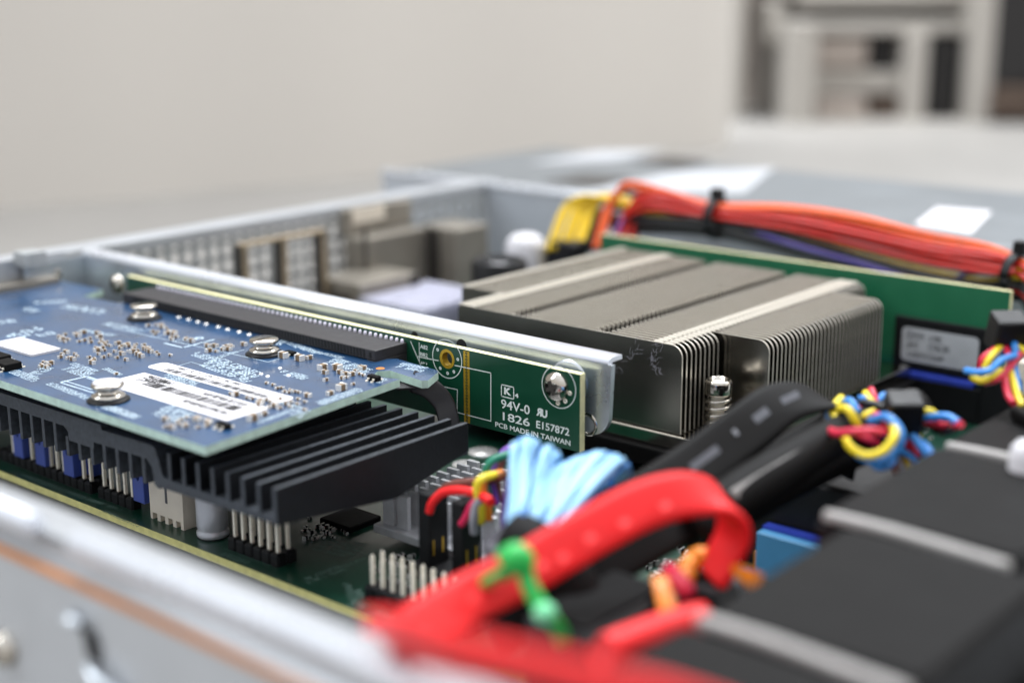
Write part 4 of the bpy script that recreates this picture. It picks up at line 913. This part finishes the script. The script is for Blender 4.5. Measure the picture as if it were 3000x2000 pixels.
r3 = thing('red_plug', 'red data plug partly hidden beside the grey fan strip', 'plug', at(1940, 1850, d=207))
b = MB(); b.ribbon([at(*q[:2], d=q[2]) for q in ((2045, 1830, 208), (1960, 1850, 205), (1860, 1885, 202), (1760, 1925, 199))], 8.0, 4.6, Z*.7-HF*.6+HR*.1, sp=6); b.build('plug_shell', 'red', r3)
gt = thing('green_cable_tie', 'bright green twist tie wrapped round the red flat cable', 'cable tie', at(1520, 1650, d=207))
b = MB(); b.ribbon([at(*q[:2], d=q[2]) for q in ((1330, 1780, 208), (1380, 1742, 207), (1440, 1700, 205), (1495, 1668, 204), (1530, 1630, 204))], 2.2, 1.3, Z*.8-HF*.5, sp=6)
b.ribbon([at(*q[:2], d=q[2]) for q in ((1468, 1640, 206), (1500, 1608, 206), (1535, 1640, 203.5), (1545, 1700, 202.5), (1575, 1760, 201.5), (1605, 1800, 201), (1640, 1850, 203), (1650, 1880, 207))], 2.4, 1.3, HR*.8+Z*.4, sp=6)
b.tube([at(1495, 1650, d=203.5), at(1512, 1632, d=203), at(1530, 1655, d=203.5)], 2.2, 12); b.build('tie_band', 'grn', gt)
b = MB(); c = at(1597, 1795, d=199.5); b.lathe([(0, 1.5), (1.2, 1.1), (1.7, 0), (1.2, -1.2), (0, -1.5)], c, seg=20); b.build('tie_bead', 'mint', gt)
# black flat cable
bf = thing('black_flat_cable', 'wide black flat cable with silver print arching toward the fans', 'cable', at(1950, 1350, d=240))
bp = [(1400, 1780, 226), (1530, 1680, 228), (1660, 1590, 230), (1780, 1525, 233), (1920, 1445, 239), (2062, 1350, 246), (2185, 1258, 252), (2290, 1180, 257), (2390, 1165, 260), (2450, 1205, 262), (2468, 1280, 264), (2450, 1380, 266)]
wb_ = HR*.62-HF*.42-Z*.66; WB = [wb_]*7+[HR*.6-HF*.6-Z*.5, HR*.55-HF*.75-Z*.3, HR*.5-HF*.85, HR*.5-HF*.85, HR*.5-HF*.85]
b = MB(); b.ribbon([at(*q[:2], d=q[2]) for q in bp], 9.2, 1.2, WB, sp=8); b.build('cable_jacket', 'blkf', bf)
b = MB()
for (p0, p1, d, w_) in (((2290, 1175), (2340, 1152), 253.5, 1.3), ((2210, 1230), (2250, 1200), 249.6, 1.5), ((2150, 1268), (2160, 1262), 247.5, 1.2), ((2025, 1370), (2105, 1312), 242.5, 1.4), ((1955, 1425), (1975, 1410), 238.0, 1.6), ((1860, 1495), (1885, 1475), 235, 1.5)):
    a = at(*p0, d=d-.7); c = at(*p1, d=d+.8-.7); t_ = (c-a).normalized(); nv = t_.cross(wb_).normalized(); u = nv.cross(t_)
    b.quad(a-u*w_/2, c-u*w_/2, c+u*w_/2, a+u*w_/2)
b.build('silver_print', 'mark', bf)
# braided and plain black cables below it
bc = thing('braided_cable', 'round black braided cable with a lighter woven stripe', 'cable', at(2300, 1400, d=245))
cp_ = [(2020, 1560, 236), (2160, 1455, 240), (2300, 1370, 246), (2420, 1305, 252), (2540, 1260, 258), (2680, 1200, 266)]
b = MB(); b.tube([at(*q[:2], d=q[2]) for q in cp_], 4.2, 16); b.build('cable_jacket', 'blkf', bc)
b = MB(); P5 = spline([at(q[0]-4, q[1]-2, d=q[2]-4.55) for q in cp_[1:-1]], 30)
for k in range(0, len(P5)-1, 1):
    t_ = (P5[min(k+1, len(P5)-1)]-P5[k-1 if k else 0]).normalized(); u = fwd.cross(t_).normalized(); b.tube([P5[k]-u*1.3-t_*.3, P5[k]+u*1.3+t_*.3], .26, 6, sp=0)
b.build('woven_stripe', 'strip', bc)
b2 = thing('black_cable', 'plain thick black cable running below the braided one', 'cable', at(2350, 1480, d=240))
b = MB(); b.tube([at(*q[:2], d=q[2]) for q in ((2110, 1530, 240), (2250, 1450, 244), (2390, 1375, 249), (2530, 1310, 256), (2640, 1265, 264))], 3.0, 16); b.build('cable_jacket', 'blkf', b2)
b3 = thing('black_cable', 'black cable seen between the flat cable and the braided cable', 'cable', at(2300, 1330, d=262))
b = MB(); b.tube([at(*q[:2], d=q[2]) for q in ((1900, 1560, 246), (2080, 1450, 252), (2220, 1370, 258), (2360, 1290, 264), (2480, 1230, 270))], 3.2, 14); b.build('cable_jacket', 'blkf', b3)
b4 = thing('black_flat_cable', 'black flat band added for the dark shade directly under the red flat cable', 'cable', at(1750, 1680, d=226))  # added dark band standing for the shade below the red cable
b = MB(); b.ribbon([at(*q[:2], d=q[2]) for q in ((1440, 1860, 219), (1580, 1770, 222), (1720, 1690, 225), (1840, 1620, 229), (1950, 1555, 233), (2050, 1500, 238))], 7.2, 1.6, ww, sp=8); b.build('cable_jacket', 'blkf', b4)
# dark connector mass under the cables
for (px, py, d, sx_, sy_, h, lb) in ((2330, 1400, 282, 12, 14, 12, 'black connector body under the arch of the black flat cable'), (2480, 1430, 280, 16, 14, 16, 'black connector body under the coloured wire knot'), (1760, 1760, 216, 12, 22, 14, 'black connector body behind the red flat cable'), (2060, 1790, 222, 10, 14, 12, 'black connector body in front of the sky blue block')):
    c = at(px, py, d=d); t = thing('black_connector', lb, 'connector', (c.x, c.y, 0), 'black connector bodies')
    b = MB(); b.bbox(c.x-sx_/2, c.y-sy_/2, 0, c.x+sx_/2, c.y+sy_/2, max(5, c.z), .8); b.build('housing', 'blk', t)
    b = MB(); b.box(c.x-sx_/2+1.5, c.y-sy_/2+1.5, max(5, c.z), c.x+sx_/2-1.5, c.y+sy_/2-1.5, max(5, c.z)+.6); b.build('cap', 'blkm', t)
# sky blue block and copper bits
a = V((-130.7, 223.3, 9))
t = thing('blue_connector', 'sky blue block shaped connector between the cables and the fans', 'connector', (a.x+8, a.y-2, 0))
b = MB(); b.bbox(a.x, a.y, 0, a.x+24, a.y+2.2, 9, .3); b.build('block', 'sky', t); b = MB(); b.box(a.x, a.y+2.2, 0, a.x+24, a.y+4.5, 9.5); b.build('rear_lip', 'bluec', t)
b = MB(); b.bbox(-137, 228.5, 0, -100, 252, 19, .8); tag(b.build('black_connector', 'blk'), 'long black connector body directly behind the sky blue block', 'connector', 'black connector bodies')
rn = random.Random(9)
for px, py, n_, mt, lb in ((2260, 1655, 6, 'copper', 'row of brown bent pins by the sky blue block'),):
    t = thing('copper_pins', lb, 'pins', at(px, py, z=4))
    for k in range(n_):
        p = at(px-45+k*17, py+rn.uniform(-6, 6), z=2); b = MB(); b.box(p.x-.4, p.y-.3, 0, p.x+.4, p.y+.3, 5+rn.uniform(-1, 1)); b.build('pin', mt, t)
t = thing('orange_ribbon', 'crinkled orange wire beside the red cable loop', 'wire', at(2000, 1680, d=226))
b = MB(); b.tube([at(*q[:2], d=q[2]) for q in ((2085, 1640, 230), (2055, 1628, 228), (2030, 1640, 229), (2018, 1662, 227), (2005, 1668, 228), (2012, 1690, 226), (1990, 1705, 227))], 1.5, 10); b.build('wire', 'orange', t)
t = thing('orange_ribbon', 'upright orange wire above the red plug', 'wire', at(1950, 1740, d=216))
b = MB(); b.ribbon([at(*q[:2], d=q[2]) for q in ((1935, 1690, 220), (1942, 1730, 217), (1952, 1770, 215), (1955, 1800, 214))], 2.8, .7, HR, sp=6); b.build('wire', 'orange', t)
t = thing('orange_clip', 'flat orange clip at the left edge of the fans', 'clip', at(2195, 1675, d=214))
b = MB(); b.prism([(0, 0), (1, 0), (1, 1)], 'z', -500, -499) if False else None
q = [at(2145, 1652, d=214), at(2190, 1660, d=212), at(2235, 1682, d=211), at(2200, 1700, d=212)]
b.add(q+[v+V((0, 0, -1.2)) for v in q], [(0, 3, 2, 1), (4, 5, 6, 7), (0, 1, 5, 4), (1, 2, 6, 5), (2, 3, 7, 6), (3, 0, 4, 7)]); b.build('clip_plate', 'orange', t)
t = thing('crimson_wire', 'short crimson wire end behind the upright orange wire', 'wire', at(1990, 1710, d=219))
b = MB(); b.tube([at(1965, 1675, d=224), at(1980, 1695, d=220), at(2000, 1715, d=218), (at(2010, 1740, d=218))], 1.5, 10); b.build('wire', 'wred', t)

# ---------------------------------------------------------------- twisted fan wires
def knot(name, label, wires, blocks):
    t = thing(name, label, 'wires', at(*wires[0][2][0][:2], d=wires[0][2][0][2]), 'coloured fan wires in black ties')
    for mt, r, pts in wires:
        b = MB(); b.tube([at(px, py, d=d) for px, py, d in pts], r*.74, 10, sp=8); b.build('wire', mt, t)
    for px, py, d, sx_, sz_, rot in blocks:
        c = at(px, py, d=d); T = Matrix.Translation(c) @ Matrix.Rotation(rot, 4, 'Z') @ Matrix.Rotation(.3, 4, 'X')
        b = MB(); b.box(-sx_/2, -2.6, -sz_/2, sx_/2, 2.6, sz_/2, 0, T); b.build('cable_tie', 'blk', t, bevel=.5)
    return t
R1 = .82
knot('fan_wires', 'knot of yellow blue and crimson fan wires right of the black flat cable', [
    ('yel', 1.0, [(2472, 1272, 250), (2490, 1308, 244), (2540, 1334, 240), (2592, 1318, 239), (2622, 1272, 240), (2612, 1236, 245), (2590, 1222, 252)]),
    ('yel', 1.0, [(2465, 1165, 262), (2440, 1200, 258), (2455, 1240, 256), (2460, 1255, 258)]),
    ('yel', 1.0, [(2460, 1195, 256), (2485, 1200, 252), (2510, 1240, 252), (2522, 1262, 256)]),
    ('yel', .9, [(2518, 1240, 256), (2535, 1218, 254), (2560, 1205, 255)]),
    ('wblu', 1.0, [(2428, 1212, 260), (2435, 1240, 256), (2455, 1262, 254), (2470, 1268, 256)]),
    ('wblu', 1.0, [(2550, 1232, 248), (2600, 1222, 244), (2640, 1272, 241), (2618, 1330, 241), (2565, 1352, 243), (2515, 1335, 248)]),
    ('wblu', 1.0, [(2550, 1338, 247), (2572, 1366, 243), (2608, 1356, 243), (2618, 1318, 247)]),
    ('wblu', 1.0, [(2470, 1180, 262), (2490, 1175, 258), (2510, 1205, 256), (2520, 1240, 257)]),
    ('wred', 1.0, [(2418, 1252, 254), (2450, 1268, 246), (2500, 1264, 242), (2560, 1262, 241), (2605, 1270, 244)]),
    ('wred', 1.0, [(2490, 1240, 256), (2500, 1262, 252), (2540, 1285, 250), (2570, 1300, 252)]),
    ('wred', 1.0, [(2565, 1215, 254), (2590, 1225, 250), (2600, 1245, 250)]),
    ('wred', .8, [(2508, 1188, 262), (2516, 1200, 258), (2518, 1225, 258)]),
    ('wblk', 1.0, [(2420, 1228, 262), (2440, 1255, 258), (2480, 1262, 255), (2540, 1250, 254)]),
    ('wblk', 1.0, [(2500, 1195, 262), (2540, 1180, 258), (2600, 1200, 256)]),
    ('yel', .85, [(2535, 1150, 264), (2545, 1165, 262), (2560, 1182, 261), (2575, 1200, 262)]), ('wred', .85, [(2552, 1140, 264), (2560, 1160, 262), (2570, 1185, 261)]),
    ('wblu', .8, [(2520, 1165, 264), (2532, 1168, 262), (2545, 1185, 262)]), ('wblu', .85, [(2605, 1155, 264), (2585, 1160, 262), (2575, 1185, 261)]), ('wred', .8, [(2598, 1165, 265), (2590, 1178, 262), (2590, 1195, 262)]),
    ], [(2645, 1212, 253, 6, 7, .7)])
knot('fan_wires', 'two twisted strands leaving the tie block toward the far fan', [
    ('yel', .95, [(2650, 1220, 256), (2685, 1208, 256), (2725, 1205, 255), (2745, 1222, 256)]),
    ('wblu', .95, [(2680, 1228, 258), (2730, 1222, 254), (2775, 1220, 252), (2808, 1238, 250)]),
    ('wred', .95, [(2710, 1235, 258), (2750, 1245, 255), (2790, 1248, 252), (2815, 1242, 249)]),
    ('wblk', .95, [(2700, 1222, 259), (2750, 1262, 256), (2780, 1262, 252), (2810, 1245, 251)]),
    ('yel', .9, [(2660, 1235, 256), (2680, 1255, 256), (2695, 1290, 256)]),
    ('wblu', 1.0, [(2640, 1245, 254), (2665, 1265, 253), (2700, 1310, 251), (2725, 1345, 250)]),
    ('wblu', 1.0, [(2690, 1290, 256), (2715, 1310, 252), (2745, 1360, 249)]),
    ('wred', 1.0, [(2640, 1265, 256), (2665, 1290, 255), (2700, 1335, 253)]),
    ('wred', 1.0, [(2655, 1290, 258), (2670, 1320, 256), (2680, 1350, 255)]),
    ('wblu', .9, [(2625, 1315, 256), (2650, 1325, 255), (2680, 1345, 254), (2700, 1370, 253)]),
    ('brown', .9, [(2615, 1320, 258), (2618, 1350, 257), (2625, 1390, 256)]), ('grayw', .9, [(2630, 1330, 258), (2640, 1360, 257), (2650, 1390, 256)]), ('yel', .8, [(2645, 1320, 258), (2655, 1350, 257), (2665, 1385, 256)])], [])
knot('fan_wires', 'knot of coloured fan wires at the right edge over the memory slot', [
    ('wblu', .85, [(2830, 1085, 262), (2860, 1090, 259), (2900, 1085, 259), (2935, 1055, 260), (2975, 1040, 262)]),
    ('yel', .85, [(2848, 1105, 262), (2875, 1115, 260), (2910, 1100, 260), (2935, 1085, 261)]),
    ('yel', .85, [(2885, 1080, 262), (2900, 1050, 262), (2925, 1022, 264), (2940, 1010, 266)]),
    ('wred', .85, [(2872, 1082, 264), (2880, 1050, 263), (2905, 1030, 264), (2925, 1015, 266)]),
    ('wred', .85, [(2885, 1120, 262), (2920, 1110, 260), (2950, 1085, 261), (2990, 1035, 263)]),
    ('wred', .85, [(2945, 1015, 265), (2955, 1040, 263), (2960, 1060, 263)]),
    ('wblu', .85, [(2965, 990, 266), (2972, 1010, 264), (2978, 1040, 263)]), ('wblu', .8, [(2900, 1060, 263), (2925, 1030, 264), (2945, 1005, 266)]),
    ('yel', .85, [(2970, 1010, 266), (2990, 1020, 264), (3020, 1040, 263)]),
    ('wred', .85, [(2945, 1085, 262), (2945, 1120, 260), (2955, 1160, 258), (2970, 1180, 256)]),
    ('yel', .85, [(2960, 1085, 262), (2970, 1120, 260), (2982, 1160, 258), (2995, 1190, 256)]),
    ('wblu', .85, [(2970, 1070, 263), (2978, 1110, 261), (2985, 1150, 259)]),
    ('wred', .85, [(2980, 930, 268), (2992, 945, 267), (3000, 970, 266), (3010, 1000, 266)]), ('wblk', .85, [(2975, 960, 268), (3010, 1000, 266), (3030, 1040, 264)])], [(2950, 975, 266, 6, 7, .8)])
t = thing('black_wire_bundle', 'dark bundle hanging behind the right end of the memory module', 'wires', (-120, 372, 0))
for k in range(6): b = MB(); b.tube([(-141+k*3, 366+k, 34), (-126+k*3, 368, 28), (-118+k*3, 366, 14), (-115+k*3, 360, 0)], 2.2, 8); b.build('wire', 'pblk' if k else 'pyel', t)
